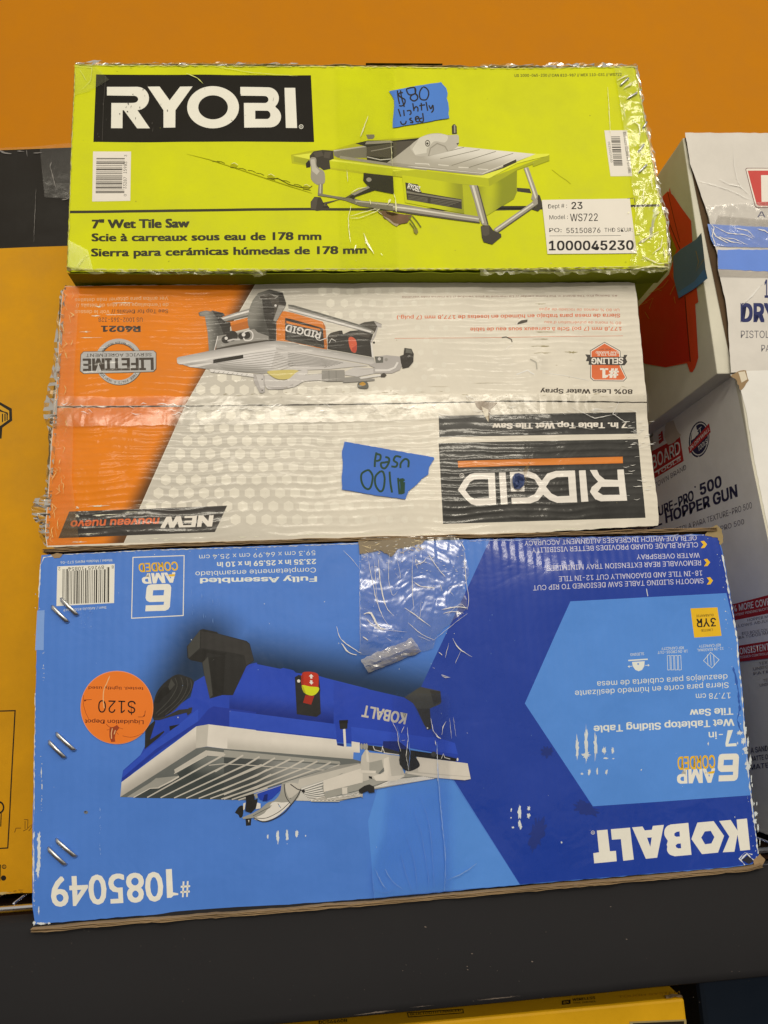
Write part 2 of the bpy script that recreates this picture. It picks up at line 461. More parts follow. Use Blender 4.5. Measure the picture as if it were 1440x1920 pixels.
# ================================================================== setting
wallm = pm((182, 112, 12), 'plain', .75, .25, name='orange_wall_paint', grime=.05)
wall = mesh_obj('wall', [(-4, .62, -1.2), (5, .62, -1.2), (5, .62, 3.2), (-4, .62, 3.2), (-4, .74, -1.2), (5, .74, -1.2), (5, .74, 3.2), (-4, .74, 3.2)],
    [(0, 1, 2, 3), (5, 4, 7, 6), (3, 2, 6, 7), (1, 0, 4, 5), (0, 3, 7, 4), (2, 1, 5, 6)], wallm)
wall['kind'] = 'structure'; wall['label'] = 'smooth orange painted wall behind the stacked boxes'; wall['category'] = 'wall'
flm = pm((70, 64, 58), 'plain', .7, .3, name='dark_floor')
fl = mesh_obj('floor', [(-6, -6, -1.2), (6, -6, -1.2), (6, .6, -1.2), (-6, .6, -1.2)], [(0, 1, 2, 3)], flm); fl['kind'] = 'structure'

# ---- wire shelf and black front liner
shelf = thing('wire_shelf', 'chrome wire rack shelf carrying the boxes, seen at both sides of the big blue carton', 'shelf')
chrome = pm((205, 200, 190), 'plain', .22, .5, metal=1, name='chrome_wire', grime=.08)
pipe = lambda y, z: [(-1.2, y, z), (1.9, y, z)]
tube('shelf_rail', [pipe(.012, -.0075)], .0042, chrome, shelf); tube('shelf_rail', [pipe(.012, -.04)], .0035, chrome, shelf)
tube('shelf_rail', [pipe(.072, -.0065)], .0034, chrome, shelf)
for y in (.2, .33, .46, .56): tube('shelf_rail', [pipe(y, -.0065)], .003, chrome, shelf)
wires = [[(x, .074, -.0028), (x, .565, -.0028)] for x in [-.9+.026*i for i in range(98)]]
tube('shelf_wires', wires, .0014, chrome, shelf)
mesh_obj('shelf_mat', [(-1.2, .076, -.012), (1.9, .076, -.012), (1.9, .575, -.012), (-1.2, .575, -.012), (-1.2, .076, -.016), (1.9, .076, -.016), (1.9, .575, -.016), (-1.2, .575, -.016)],
    [(0, 1, 2, 3), (4, 7, 6, 5), (0, 4, 5, 1), (1, 5, 6, 2), (2, 6, 7, 3), (3, 7, 4, 0)], pm((44, 26, 14), 'plain', .8, .2, name='dark_hardboard'), shelf)
# black liner sheet hanging down in front of the shelf, lower edge curled forward
F0 = Face('y', 0)
blk = pm((36, 34, 32), 'plain', .75, .2, name='black_liner_plastic', grime=.12)
vs, fs = [], []; NX, NZ = 90, 14
top = lambda t: (-260+t*2000, 1752-t*146.0); bot = lambda t: (-260+t*2000, 1996-t*196)
for j in range(NZ+1):
    v = j/NZ
    for i in range(NX+1):
        t = i/NX; a, b = top(t), bot(t); p = (a[0]+(b[0]-a[0])*v, a[1]+(b[1]-a[1])*v+(1.5*noise.noise(Vector((t*14, 3, 0))) if j else 0))
        y = .001-.024*math.sin(v*1.45)+.0022*noise.noise(Vector((t*7, v*1.2, 4)))
        d = ray(*p); vs.append(CAM+d*((y-CAM.y)/d.y))
for j in range(NZ):
    for i in range(NX):
        q = j*(NX+1)+i; fs.append((q+NX+1, q+NX+2, q+1, q))
k0 = len(vs)   # folded-under lip
for i in range(NX+1): vs.append(vs[NZ*(NX+1)+i]+Vector((0, .004, -.0022)))
for i in range(NX+1): vs.append(vs[NZ*(NX+1)+i]+Vector((0, .03, .001)))
for i in range(NX):
    a = NZ*(NX+1)+i; fs.append((k0+i, k0+i+1, a+1, a)); fs.append((k0+NX+1+i, k0+NX+2+i, k0+i+1, k0+i))
for i in range(NX+1): vs.append(vs[i]+Vector((0, .02, .0015)))
k1 = len(vs)-(NX+1)
for i in range(NX): fs.append((i, i+1, k1+i+1, k1+i))
lin_o = mesh_obj('shelf_liner', vs, fs, blk, None, None, smooth_=True)
lin_o['label'] = 'long black plastic liner hanging over the front edge of the shelf'; lin_o['category'] = 'shelf liner'
FL = Face('y', -.0265)
sc = Part('scuff_marks', FL, lin_o)
worn = pm((112, 98, 82), 'plain', .8, .2, grime=.4)
for (x, y, w, h, a) in [(700, 1899, 90, 4, -.12), (930, 1872, 110, 3, -.10), (790, 1887, 60, 2, -.1)]: sc.scuff(worn, x, y, w, h, 3, a, 60, .9)
for (x, y, r) in [(1080, 1661, 3), (1145, 1700, 2.5), (998, 1803, 4), (958, 1868, 2), (885, 1788, 3), (876, 1812, 3), (877, 1818, 3), (1175, 1761, 3.5), (798, 1738, 4), (540, 1705, 2), (1018, 1872, 2), (755, 1820, 2)]+[(random.Random(i).uniform(5, 1435), random.Random(i+99).uniform(1740, 1880), random.Random(i+50).uniform(.7, 1.6)) for i in range(60)]: sc.scuff(worn, x, y, r*1.3, r*.7, 5, .3, 9)
sc.build()

# ================================================================== big yellow box at the left
YW = (200, 138, 8)
yb = thing('cardboard_box', 'tall yellow cardboard box with a wide black top band, left of the stack', 'box')
FY = Face('y', .10, lambda u, v: .0016*nz2(u, v, 4, 2)+.0006*nz2(u, v, 14, 5), .012)
ym = pm(YW, 'plain', .55, .35, grime=.16); bm_ = pm((26, 21, 15), 'plain', .42, .3, grime=.2)
def wpx(face, pts): return [face.hit(*p) for p in pts]
YTL, YTR, YBR, YBL = (-420, 292), (330, 268), (300, 1662), (-420, 1696)
carton('box_body', ym, yb, wpx(FY, [YTL, YTR, YBR, YBL]), .46)
p = Part('front_panel', FY, yb)
p.poly(ym, chain([YTL, (0, 281), YTR, YBR, YBL], 14, .9, 3))
p.poly(bm_, [(-420, 476), (0, 466), (127, 461), (320, 455), (320, 270), (0, 281.5), (-420, 293)]); p.build()
pr = Part('printed_drawing', FY, yb); K = pm((34, 28, 18), 'plain', .5, .3); yl = pm((205, 150, 30), 'plain', .5, .3)
z = Z(0, 720, 6.86)
pr.poly(K, z((-60, 210), (0, 232), (150, 315), (155, 470), (28, 560), (18, 700), (-60, 710)))
pr.poly(yl, z((-60, 262), (0, 270), (115, 342), (118, 452), (8, 532), (-60, 560)))
for a in (0, 28, 56, 84): pr.stroke(K, z((-50, 300+a*.4), (30+a*.5, 350+a*.2), (100, 372+a*.3)), 1.6)
for a in (30, 62, 90): pr.stroke(K, z((a, 380), (a, 500-a*.4)), 2.2)
pr.stroke(K, [(-90, 1336), (28, 1332.5), (14.5, 1590), (-90, 1595)], 2.4, closed=True)
pr.ell(K, (-2, 1514), 10, 12, hole=.7); pr.stroke(K, [(2, 1525), (1, 1550)], 2)
pr.ell(K, (8, 1625), 4.2, hole=.66); pr.text(K, 'R', (6.6, 1627), (9.6, 1627), 4)
pr.ell(K, (7, 1646), 5); pr.poly(K, [(-20, 1621), (2, 1621), (1, 1651), (-20, 1652)])
pr.build()
ws = Part('scuff_marks', FY, yb); dk = pm((120, 78, 22), 'plain', .8, .2, grime=.4); dk2 = pm((176, 112, 12), 'plain', .8, .2, grime=.4)
z = Z(0, 1500, 7.38)
for pts in ([(200, 450), (220, 390), (290, 390)], [(330, 270), (385, 275), (380, 400), (320, 430)], [(345, 290), (345, 400)], [(380, 390), (440, 340), (430, 390), (395, 430)], [(120, 1280), (160, 1275)], [(190, 1260), (230, 1255)], [(260, 1245), (320, 1240), (280, 1275), (320, 1275)]):
    ws.stroke(dk, z(*pts), 1.3)
ws.scuff(pm((205, 176, 110), 'plain', .8, .2, grime=.3), -10, 1675, 90, 9, 2, -.03, 40, .8); ws.build()
ty = Part('clear_tape', FY, yb, extra=.0006)
ty.poly(film('band_tape', .02, (120, 110, 90), .2, .06, .2), [(-60, 284), (75, 279), (84, 370), (136, 374), (140, 268), (60, 276), (-60, 280)])
ty.build()
tc = Part('tape_creases', FY, yb, extra=.0009); gw = pm((120, 112, 100), 'plain', .3, .5)
for pts, w in (([(0, 283), (10, 288), (22, 289)], 4), ([(33, 284), (46, 285)], 2), ([(62, 288), (80, 287)], 2), ([(94, 312), (99, 330), (106, 355)], 2), ([(97, 305), (94, 315)], 3), ([(68, 355), (64, 455)], .7), ([(116, 376), (128, 374)], 2), ([(50, 282), (52, 294)], 1.5)): tc.crease(gw, pts, w)
tc.build()

# ================================================================== lower yellow box under the shelf
lb = thing('cardboard_box', 'yellow cardboard box with a crushed corner, on the shelf level below the black liner', 'box')
LZ = -.110
FT = Face('z', LZ)
fe0, fe1 = FT.hit(560, 1926), FT.hit(1297, 1884)
yf = (fe0.y+fe1.y)/2
x0, x1 = -.3, FT.hit(1297, 1884).x
lym = pm((205, 150, 14), 'plain', .5, .4, grime=.15)
mesh_obj('box_body', [(x0, yf, LZ), (x1, yf, LZ), (x1, yf+.34, LZ), (x0, yf+.34, LZ), (x0, yf, LZ-.3), (x1, yf, LZ-.3), (x1, yf+.34, LZ-.3), (x0, yf+.34, LZ-.3)],
    [(0, 1, 2, 3), (4, 7, 6, 5), (0, 4, 5, 1), (1, 5, 6, 2), (2, 6, 7, 3), (3, 7, 4, 0)], lym, lb, bevel=.0025)
pt = Part('printed_text', FT, lb, extra=.0004)
pt.text(K, 'DCS6460B', (598, 1921), (651, 1917), 6, .03)
pt.stroke(K, [(764, 1900), (868, 1893), (869, 1900), (766, 1908)], 1.5, closed=True)
pt.text(K, 'BLUETOOTH ENABLED', (770, 1905), (864, 1897), 4, .01)
pt.poly(K, [(1054, 1877), (1070, 1875), (1070, 1883), (1054, 1885)]); pt.text(lym, '8X', (1057, 1883), (1067, 1881), 4, .02)
pt.text(K, 'WIRELESS', (1074, 1878), (1116, 1874), 5, .03); pt.text(K, 'TOOL CONTROL', (1075, 1883), (1118, 1880), 3, .01)
pt.text(pm((170, 120, 20)), 'TOUGH SYSTEM', (1160, 1872), (1275, 1863), 4, .0)
pt.build()
FF = Face('y', yf)
ft = Part('printed_panel', FF, lb, extra=.0006)
ft.poly(pm((150, 130, 80)), [(1180, 1915), (1286, 1911), (1290, 1960), (1180, 1965)]); ft.poly(K, [(1186, 1918), (1282, 1914), (1284, 1960), (1186, 1965)]); ft.build()
cr = mesh_obj('crushed_corner', *(lambda rnd: (
    [Vector((x1-.018+.004*i+rnd.random()*.002, yf-.001+j*.003+rnd.random()*.002, LZ+.0008+rnd.random()*.0015)) for j in range(3) for i in range(5)],
    [(j*5+i, j*5+i+1, j*5+i+6, j*5+i+5) for j in range(2) for i in range(4)]))(random.Random(4)), KRAFT, lb)
# dark teal carton in the gloom beside it
db = thing('storage_case', 'dark blue-green case standing in shadow, at the lower right corner', 'case')
tm = pm((13, 24, 34), 'plain', .5, .4)
mesh_obj('case_body', [(x1+.05, .08, LZ+.02), (x1+.6, .08, LZ+.02), (x1+.6, .4, LZ+.02), (x1+.05, .4, LZ+.02), (x1+.05, .08, LZ-.3), (x1+.6, .08, LZ-.3), (x1+.6, .4, LZ-.3), (x1+.05, .4, LZ-.3)],
    [(0, 1, 2, 3), (4, 7, 6, 5), (0, 4, 5, 1), (1, 5, 6, 2), (2, 6, 7, 3), (3, 7, 4, 0)], tm, db, bevel=.006)
mesh_obj('case_lid', [(x1+.045, .074, LZ+.021), (x1+.605, .074, LZ+.021), (x1+.605, .405, LZ+.021), (x1+.045, .405, LZ+.021), (x1+.045, .074, LZ+.034), (x1+.605, .074, LZ+.034), (x1+.605, .405, LZ+.034), (x1+.045, .405, LZ+.034)],
    [(0, 3, 2, 1), (4, 5, 6, 7), (0, 1, 5, 4), (1, 2, 6, 5), (2, 3, 7, 6), (3, 0, 4, 7)], tm, db, bevel=.004)

# ================================================================== two white boxes at the right
FRY = .03
GREY = (205, 194, 172)
FR = Face('y', FRY)
tb = thing('cardboard_box', 'white cardboard box with blue tape and a red case printed on its side, top right', 'box')
hb = thing('cardboard_box', 'white hopper gun box with torn logo, below the red-printed box at the right', 'box')
xs_t = FR.hit(1283, 254).x; xs_l = FR.hit(1388, 725).x
ztop = FR.hit(1283, 254).z; zmid = FR.hit(1376, 702).z
whm = pm(GREY, 'rib_f', .5, .4, grime=.12); sidem = pm((200, 190, 160), 'plain', .5, .35, grime=.12)
def box_mesh(name, x0, x1, y0, y1, z0, z1, m_, par, bev=.0012):
    return mesh_obj(name, [(x0, y0, z0), (x1, y0, z0), (x1, y1, z0), (x0, y1, z0), (x0, y0, z1), (x1, y0, z1), (x1, y1, z1), (x0, y1, z1)],
        [(0, 3, 2, 1), (4, 5, 6, 7), (0, 1, 5, 4), (1, 2, 6, 5), (2, 3, 7, 6), (3, 0, 4, 7)], m_, par, bevel=bev)
box_mesh('box_body', xs_t, xs_t+.45, FRY+.004, .46, zmid+.0025, ztop, sidem, tb)
box_mesh('box_body', xs_l, xs_l+.45, FRY, .46, .0, zmid, sidem, hb)
FRF = Face('y', FRY, lambda u, v: .0012*nz2(u, v, 9, 1)+.0006*nz2(u, v, 30, 4), .008)
fp = Part('front_flap', FRF, tb)
z = Z(1140, 220, 3.84)
outl = z((555, 110), (590, 330), (640, 470), (720, 700), (745, 840), (770, 930), (788, 1000), (790, 1100), (840, 1300), (860, 1450), (870, 1600), (885, 1838))
fp.poly(whm, chain([(1500, 694), (1500, 249)][::-1][0:1]+[(1500, 695)]+outl[::-1], 9, .7, 8))
fp.build()
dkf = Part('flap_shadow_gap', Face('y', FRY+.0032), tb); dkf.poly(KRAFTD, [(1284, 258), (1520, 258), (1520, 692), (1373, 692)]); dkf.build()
bl = pm((96, 128, 190), 'plain', .45, .45, grime=.12); blg = pm((110, 140, 196), 'plain', .2, .6, coat=.7, grime=.12)
tape(FRF, tb, blg, chain(z((715, 770), (1250, 800), (1250, 945), (765, 930), (740, 880)), 8, .6, 5), .0005, 'glossy blue tape over the box edge', 'blue_tape')
tape(FRF, tb, bl, chain(z((788, 955), (1250, 958), (1250, 1118), (790, 1095)), 8, .8, 6), .0005, None, 'blue_tape')
fg = film('grey_film', .35, (165, 152, 130), .2, .05, .2)
tape(FRF, tb, fg, z((790, 710), (1250, 750), (1250, 798), (770, 768)), .0009); tape(FRF, tb, fg, z((790, 1096), (1250, 1120), (1250, 1160), (795, 1150)), .0009)
tape(FRF, tb, FILM, z((700, 640), (1250, 600), (1250, 960), (760, 930)), .0010)
cw = Part('tape_creases', FRF, tb, extra=.0012)
for pts, w in (([(740, 800), (770, 860), (860, 910)], 4), ([(760, 790), (860, 840), (980, 850), (1040, 880)], 3), ([(900, 800), (1000, 820), (1050, 870), (1000, 850)], 3), ([(1070, 810), (1120, 820), (1180, 860)], 3), ([(790, 860), (880, 900), (960, 915)], 3), ([(960, 1360), (1040, 1280), (1120, 1180)], 4), ([(1180, 820), (1220, 850)], 3), ([(830, 870), (900, 880), (1000, 925)], 2), ([(735, 770), (760, 800), (745, 860), (770, 920)], 3)):
    cw.crease(CREASE, z(*pts), w*.55)
for pts, w in (([(645, 460), (720, 480), (790, 500), (860, 520), (930, 550), (980, 580), (1050, 605)], .9), ([(900, 230), (905, 330), (925, 440), (960, 510)], .8), ([(800, 450), (860, 480), (950, 500), (1020, 560)], 1.3)):
    cw.crease(CREASE, z(*pts), w)
cw.build()
rl = Part('printed_logo', FRF, tb); RED = pm((190, 58, 48), 'rib_f', .4, .4); WM = pm(WHT, 'rib_f', .45, .4); NAVY = pm((38, 44, 84), 'rib_f', .45, .4)
rl.poly(pm((90, 30, 28)), z((990, 372), (1000, 364), (1300, 362), (1300, 655), (1070, 652), (1058, 640)))
rl.poly(WM, z((994, 374), (1004, 368), (1300, 366), (1300, 650), (1074, 646), (1062, 636)))
rl.poly(RED, z((1006, 384), (1300, 380), (1300, 640), (1082, 636), (1070, 624)))
rl.poly(WM, z((1102, 416), (1300, 414), (1300, 608), (1106, 608)))
rl.poly(RED, z((1160, 470), (1300, 470), (1300, 500), (1160, 500)))
rl.text(NAVY, 'A', z((1074, 720))[0], z((1134, 722))[0], 11.5, .01)
rl.text(NAVY, '1', z((1125, 1300))[0], z((1150, 1300))[0], 33, .04)
rl.text(NAVY, 'DRYWALL', z((958, 1472))[0], z((1560, 1472))[0], 33, .085)
rl.text(pm((95, 90, 88)), 'PISTOLA', z((955, 1590))[0], z((1200, 1590))[0], 13.5, 0)
rl.text(pm((95, 90, 88)), 'PARA', z((1102, 1688))[0], z((1240, 1688))[0], 12.5, 0)
rl.build()
# left side of the upper box
FX = Face('x', xs_t)
sp = Part('printed_picture', FX, tb, extra=.0003)
r1, r2, r3 = pm((206, 66, 34), 'plain', .5, .3), pm((184, 38, 24), 'plain', .5, .3), pm((84, 18, 8), 'plain', .5, .3)
oc = pm((150, 132, 20), 'plain', .5, .3)
sp.poly(oc, z((372, 640), (420, 760), (500, 950), (470, 1030), (380, 1060), (330, 900)))
sp.poly(r1, z((392, 570), (432, 532), (470, 560), (530, 650), (600, 745), (610, 900), (560, 960), (560, 1200), (640, 1230), (652, 1330), (630, 1345), (652, 1730), (640, 1770), (630, 1800), (610, 1835), (590, 1832), (570, 1770), (415, 1800), (270, 1775), (130, 1700), (215, 1370), (300, 1280), (440, 1130), (495, 950), (420, 770), (385, 660)))
sp.poly(r2, z((130, 1700), (215, 1370), (300, 1280), (440, 1130), (540, 1290), (560, 1300), (575, 1530), (590, 1755), (415, 1795), (270, 1772)))
sp.stroke(r3, z((400, 650), (450, 780), (520, 950)), 1.5); sp.stroke(r3, z((432, 540), (470, 700), (520, 900)), 1.0)
sp.stroke(r3, z((556, 1290), (575, 1530), (595, 1760)), 1.8); sp.poly(r1, z((445, 505), (460, 560), (450, 580), (440, 560)))
sp.text(pm((60, 50, 10)), 'WARNING', z((445, 1000))[0], z((462, 890))[0], 3, .02)
sp.build()
t2 = Part('blue_tape', FX, tb, 'piece of blue tape wrapped onto the shaded side', extra=.0012)
tl = pm((86, 108, 124), 'plain', .5, .4, grime=.2); tl2 = pm((76, 118, 160), 'plain', .5, .4, grime=.2)
t2.poly(tl, z((475, 1000), (530, 950), (640, 880), (680, 830), (700, 1000), (710, 1090), (725, 1160), (620, 1240), (515, 1302), (480, 1160)))
t2.poly(tl2, z((700, 1092), (725, 1160), (620, 1240), (520, 1300), (510, 1260), (630, 1180)))
t2.stroke(pm((150, 120, 60)), z((640, 960), (660, 1040), (640, 1110), (700, 1020)), 1.2); t2.build()
st = Part('torn_fibres', FX, tb, extra=.0008); tan = pm((190, 120, 40))
for pts in ([(470, 1120), (490, 1200), (450, 1280)], [(300, 1270), (360, 1240), (400, 1220), (440, 1170)], [(270, 1330), (330, 1300), (300, 1380)], [(350, 1230), (390, 1250)], [(240, 1350), (290, 1330)], [(480, 1290), (490, 1340)], [(270, 1400), (300, 1450)]): st.stroke(tan, z(*pts), .9)
st.build()
# lower right box
FXL = Face('x', xs_l)
lf = Part('front_panel', Face('y', FRY-.0004, lambda u, v: .0008*nz2(u, v, 9, 1), .01), hb)
z = Z(1180, 680, 4.8)
lf.poly(pm((232, 220, 192), 'plain', .5, .4), chain(z((905, 110), (1060, 75), (1500, 60), (1700, 4800), (1950, 4800), (1240, 1440), (1180, 1150), (1120, 850), (1050, 430), (1000, 240), (960, 140)), 10, .6, 2))
lf.build()
tr_ = Part('torn_corner', Face('y', FRY-.0012), hb)
tr_.poly(KRAFT, chain(z((910, 120), (985, 75), (1050, 70), (1075, 160), (1030, 225), (1000, 250), (960, 150)), 4, 1.2, 3)); tr_.poly(pm((206, 190, 156)), chain(z((980, 85), (1040, 78), (1062, 150), (1010, 180)), 5, .8, 9)); tr_.build()
sd = Part('printed_side', FXL, hb, extra=.0003)
SN, SR, SW = pm((40, 40, 62), 'plain', .5, .3), pm((176, 44, 40), 'plain', .5, .3), pm((222, 212, 192), 'plain', .5, .3)
SG = pm((96, 86, 88), 'plain', .5, .3)
sd.poly(pm((230, 222, 214)), [(1225, 811), (1376, 704), (1440, 1010), (1470, 1210), (1225, 1300)])   # pale printed field
sd.poly(SR, z((200, 800), (350, 720), (455, 650), (492, 885), (230, 1040), (190, 1060)))
sd.text(SW, 'BOARD', z((215, 960))[0], z((462, 810))[0], 25, .03, h1=22)
sd.poly(SW, z((225, 985), (462, 838), (465, 848), (228, 996)))
sd.text(SW, 'TOOLS', z((250, 1015))[0], z((465, 880))[0], 6, .03)
sd.poly(SR, z((255, 650), (300, 610), (312, 700), (270, 735))); sd.text(SW, 'E', z((262, 705))[0], z((290, 685))[0], 12, .03)
sd.poly(pm((198, 180, 150)), chain(z((330, 540), (400, 520), (440, 620), (470, 650), (400, 720), (350, 740), (315, 660)), 4, 1.0, 4))
sd.ell(SN, z((630, 690))[0], 19, 34, rot=.12); sd.ell(SW, z((632, 688))[0], 17, 31, hole=.93, rot=.12)
sd.poly(SW, z((570, 620), (600, 560), (620, 640), (590, 680), (560, 700)))
sd.text(SW, 'ST', z((602, 662))[0], z((655, 618))[0], 9, .04)
sd.poly(SR, z((532, 765), (720, 545), (735, 625), (545, 820))); sd.text(SW, 'IN DRYWALL', z((550, 795))[0], z((725, 610))[0], 7, .03)
sd.text(SW, 'TOOLS', z((625, 800))[0], z((705, 725))[0], 9, .03); sd.stroke(SW, z((560, 850), (562, 905), (630, 845)), 2)
sd.text(SG, 'TOWN BRAND', z((232, 1128))[0], z((515, 958))[0], 9, 0)
sd.text(SN, 'TEXTURE-PRO', z((90, 1462))[0], z((582, 1235))[0], 16, .07, h1=18); sd.text(SN, '500', z((645, 1192))[0], z((832, 1112))[0], 20, .07); sd.ell(SN, z((594, 1118))[0], 1.6)
sd.text(SN, 'DRYWALL HOPPER GUN', z((-180, 1632))[0], z((975, 1203))[0], 16, .07, h1=22)
sd.text(SG, 'PISTOLA PARA TEXTURE-PRO 500', z((380, 1545))[0], z((1108, 1308))[0], 9, 0, h1=11.5)
sd.text(SG, 'TEXTURE-PRO 500', z((560, 1600))[0], z((1038, 1450))[0], 9.5, 0)
z = Z(1340, 1040, 7.38)
sd.poly(pm((170, 40, 36)), z((200, 700), (740, 560), (1000, 490), (1000, 760), (740, 815), (200, 925)))
sd.text(SW, '40% MORE COVERAGE', z((160, 810))[0], z((960, 655))[0], 11, .03, h1=13)
sd.text(SW, 'PATENT PENDING BUCKTEX ORIFICE', z((270, 855))[0], z((960, 720))[0], 4.5, .01)
for i, (a, b, t) in enumerate([((460, 925), (980, 830), 'HOPPER MATERIAL'), ((250, 1020), (980, 890), 'ALLOWS ADJUSTABLE'), ((385, 1110), (980, 1020), 'DES BOUE COUVERTURE'), ((260, 1180), (980, 1060), 'PARA TODOS MATERIAL')]):
    sd.text(SG, t, z(a)[0], z(b)[0], 5, 0)
sd.poly(pm((170, 40, 36)), z((200, 1280), (740, 1195), (1000, 1150), (1000, 1400), (740, 1435), (200, 1500)))
sd.text(SW, 'CONSISTENT TEXTURE', z((305, 1390))[0], z((1100, 1260))[0], 12, .03); sd.text(SW, 'TRIGGER CONTROLLED AIR FLOW', z((330, 1440))[0], z((1000, 1350))[0], 4.5, .01)
for a, b, t in [((620, 1525), (900, 1480), 'TEXTURE'), ((540, 1600), (900, 1545), 'UNIFORME'), ((545, 1665), (900, 1610), 'PATRON'), ((680, 1760), (900, 1725), 'TEXTURA'), ((630, 1825), (900, 1785), 'UNIFORME')]: sd.text(SG, t, z(a)[0], z(b)[0], 5, 0)
z = Z(940, 1360, 2.88)
for a, b, t, h in [((1350, 150), (1560, 120), 'A SAND TEXTURE', 10), ((1345, 195), (1560, 165), 'MATTE OVERSPRAY', 9), ((1345, 240), (1560, 212), 'MATERIALS', 9)]: sd.text(SN, t, z(a)[0], z(b)[0], h, .02)
sd.build()
DEF_FONT = 'inter'
# ================================================================== lime green box, top of the stack
LIME = (197, 196, 2)
gb = thing('cardboard_box', 'lime green tile saw box with a black logo panel, topmost of the stack', 'box')
FG = Face('y', -.022, lambda u, v: .0012*nz2(u, v, 7, 3)+.0005*nz2(u, v, 26, 8)-.0010*math.exp(-((u-.29-.5*(v-.70))**2)/.00005)*(1 if abs(v-.72) < .06 else 0)*0, .010)
gm = pm(LIME, 'rib_f', .45, .28, coat=.0, grime=.12)
OUTG = [(140, 121), (392, 123), (700, 125), (972, 127), (1190, 125), (1199, 173), (1217, 269), (1234, 361), (1249, 415), (1254, 502), (1180, 504), (700, 508), (300, 509), (125, 509), (129, 394), (135, 250)]
carton('box_body', pm((150, 156, 14), 'rib_f', .5, .4, grime=.2), gb, wpx(FG, [(141, 122), (1191, 126), (1254, 502), (126, 509)]), .42)
p = Part('front_panel', FG, gb); p.poly(gm, chain(OUTG, 10, .7, 11)); p.build()
BLK = pm((24, 20, 13), 'rib_f', .45, .22, coat=.0, grime=.3); IV = pm((228, 214, 184), 'rib_f', .45, .4, grime=.08)
lg = Part('printed_logo', FG, gb)
lg.poly(BLK, [(180, 139), (583, 141.5), (589, 266.5), (175, 266)])
z = Z(170, 130, 3.4286)
def arc(cx, cy, rx, ry, a0, a1, n=12): return [(cx+rx*math.cos(math.radians(a0+(a1-a0)*i/n)), cy+ry*math.sin(math.radians(a0+(a1-a0)*i/n))) for i in range(n+1)]
R_ = [(104, 110)]+[(290, 110)]+arc(297, 186, 78, 76, -88, 80)+[(300, 262), (380, 377), (298, 377), (213, 262), (205, 262), (204, 377), (131, 377), (133, 215), (270, 215)]+arc(277, 191, 28, 23, 90, -90)+[(104, 166)]
Y_ = [(366, 110), (443, 110), (508, 200), (575, 111), (655, 111), (545, 263), (544, 374), (468, 374), (468, 263)]
B_ = [(962, 113)]+[(1135, 115)]+arc(1140, 185, 70, 70, -90, 45)+[(1187, 240)]+arc(1152, 305, 72, 70, -55, 90)+[(988, 377), (985, 217), (1115, 217)]+arc(1118, 194, 25, 23, 90, -90)+[(962, 170)]
Bh = [(1058, 267), (1130, 267)]+arc(1132, 294, 24, 27, -80, 85)+[(1058, 321)]
I_ = [(1246, 118), (1315, 119), (1327, 377), (1255, 377)]
lg.poly(IV, z(*R_)); lg.poly(IV, z(*Y_)); lg.poly(IV, z(*B_), [z(*Bh)]); lg.poly(IV, z(*I_))
c = z((787, 245))[0]; oo = [(c[0]+48.6*math.cos(t), c[1]+39.6*math.sin(t)) for t in [i*math.pi/24 for i in range(48)]]; ii = [(c[0]+27.8*math.cos(t), c[1]+22.6*math.sin(t)) for t in [i*math.pi/24 for i in range(48)]]
lg.poly(IV, oo, [ii])
lg.ell(IV, z((1353, 368))[0], 4.2, hole=.75, n=16); lg.text(IV, 'R', z((1347, 374))[0], z((1359, 374))[0], 3.4, .01)
lg.build()
tx = Part('printed_text', FG, gb); INK = pm((46, 42, 16), 'rib_f', .45, .4, grime=.2)
z = Z(100, 90, 2.4)
tx.poly(INK, [(131, 394.5), (583, 390), (900, 391), (1236, 383), (1237, 387.5), (900, 396), (583, 395), (131, 399.5)])
tx.text(INK, '7" Wet Tile Saw', z((176, 810))[0], z((610, 806))[0], 15.5, .085, font='b')
tx.text(INK, 'Scie à carreaux sous eau de 178 mm', z((174, 868))[0], z((1204, 864))[0], 14, .068, font='b')
tx.text(INK, 'Sierra para cerámicas húmedas de 178 mm', z((172, 936))[0], z((1408, 926))[0], 14, .068, font='b')
z = Z(680, 90, 2.4)
tx.text(INK, 'US 1000-045-230 // CAN 810-987 // MEX 110-031 // WS722', z((684, 129))[0], z((1164, 127))[0], 5, .03, font='inter')
tx.stroke(INK, z((1190, 678), (1222, 676), (1224, 700)), 1); tx.stroke(INK, z((1243, 815), (1244, 842), (1222, 843)), 1)
tx.build()
# ---- barcode label
bcx = pm(WHT, 'plain', .5, .4, grime=.1); BAR = pm((52, 46, 36), 'plain', .5, .3)
bc = Part('barcode_label', FG, gb, extra=.0001)
z = Z(160, 270, 14.4)
bc.poly(bcx, z((210, 205), (1232, 195), (1212, 1530), (182, 1545)))
rnd = random.Random(5); y = 378; bars = []
while y < 1310:
    h = rnd.choice([10, 14, 22, 34]); lng = y < 520 or y > 1215
    a = 300-(y-378)*.028; b = (1062 if lng else 1002)-(y-378)*.012
    bars.append(z((a, y), (b, y-2), (b, y+h-2), (a, y+h))); y += h+rnd.choice([11, 15, 24, 32])
bc.polys(BAR, bars)
bc.text(BAR, '33287', z((1105, 1205))[0], z((1118, 890))[0], 6); bc.text(BAR, '15983', z((1112, 790))[0], z((1125, 475))[0], 6)
bc.text(BAR, '0', z((1108, 1405))[0], z((1110, 1350))[0], 5); bc.text(BAR, '3', z((1124, 335))[0], z((1126, 290))[0], 5)
bc.build()
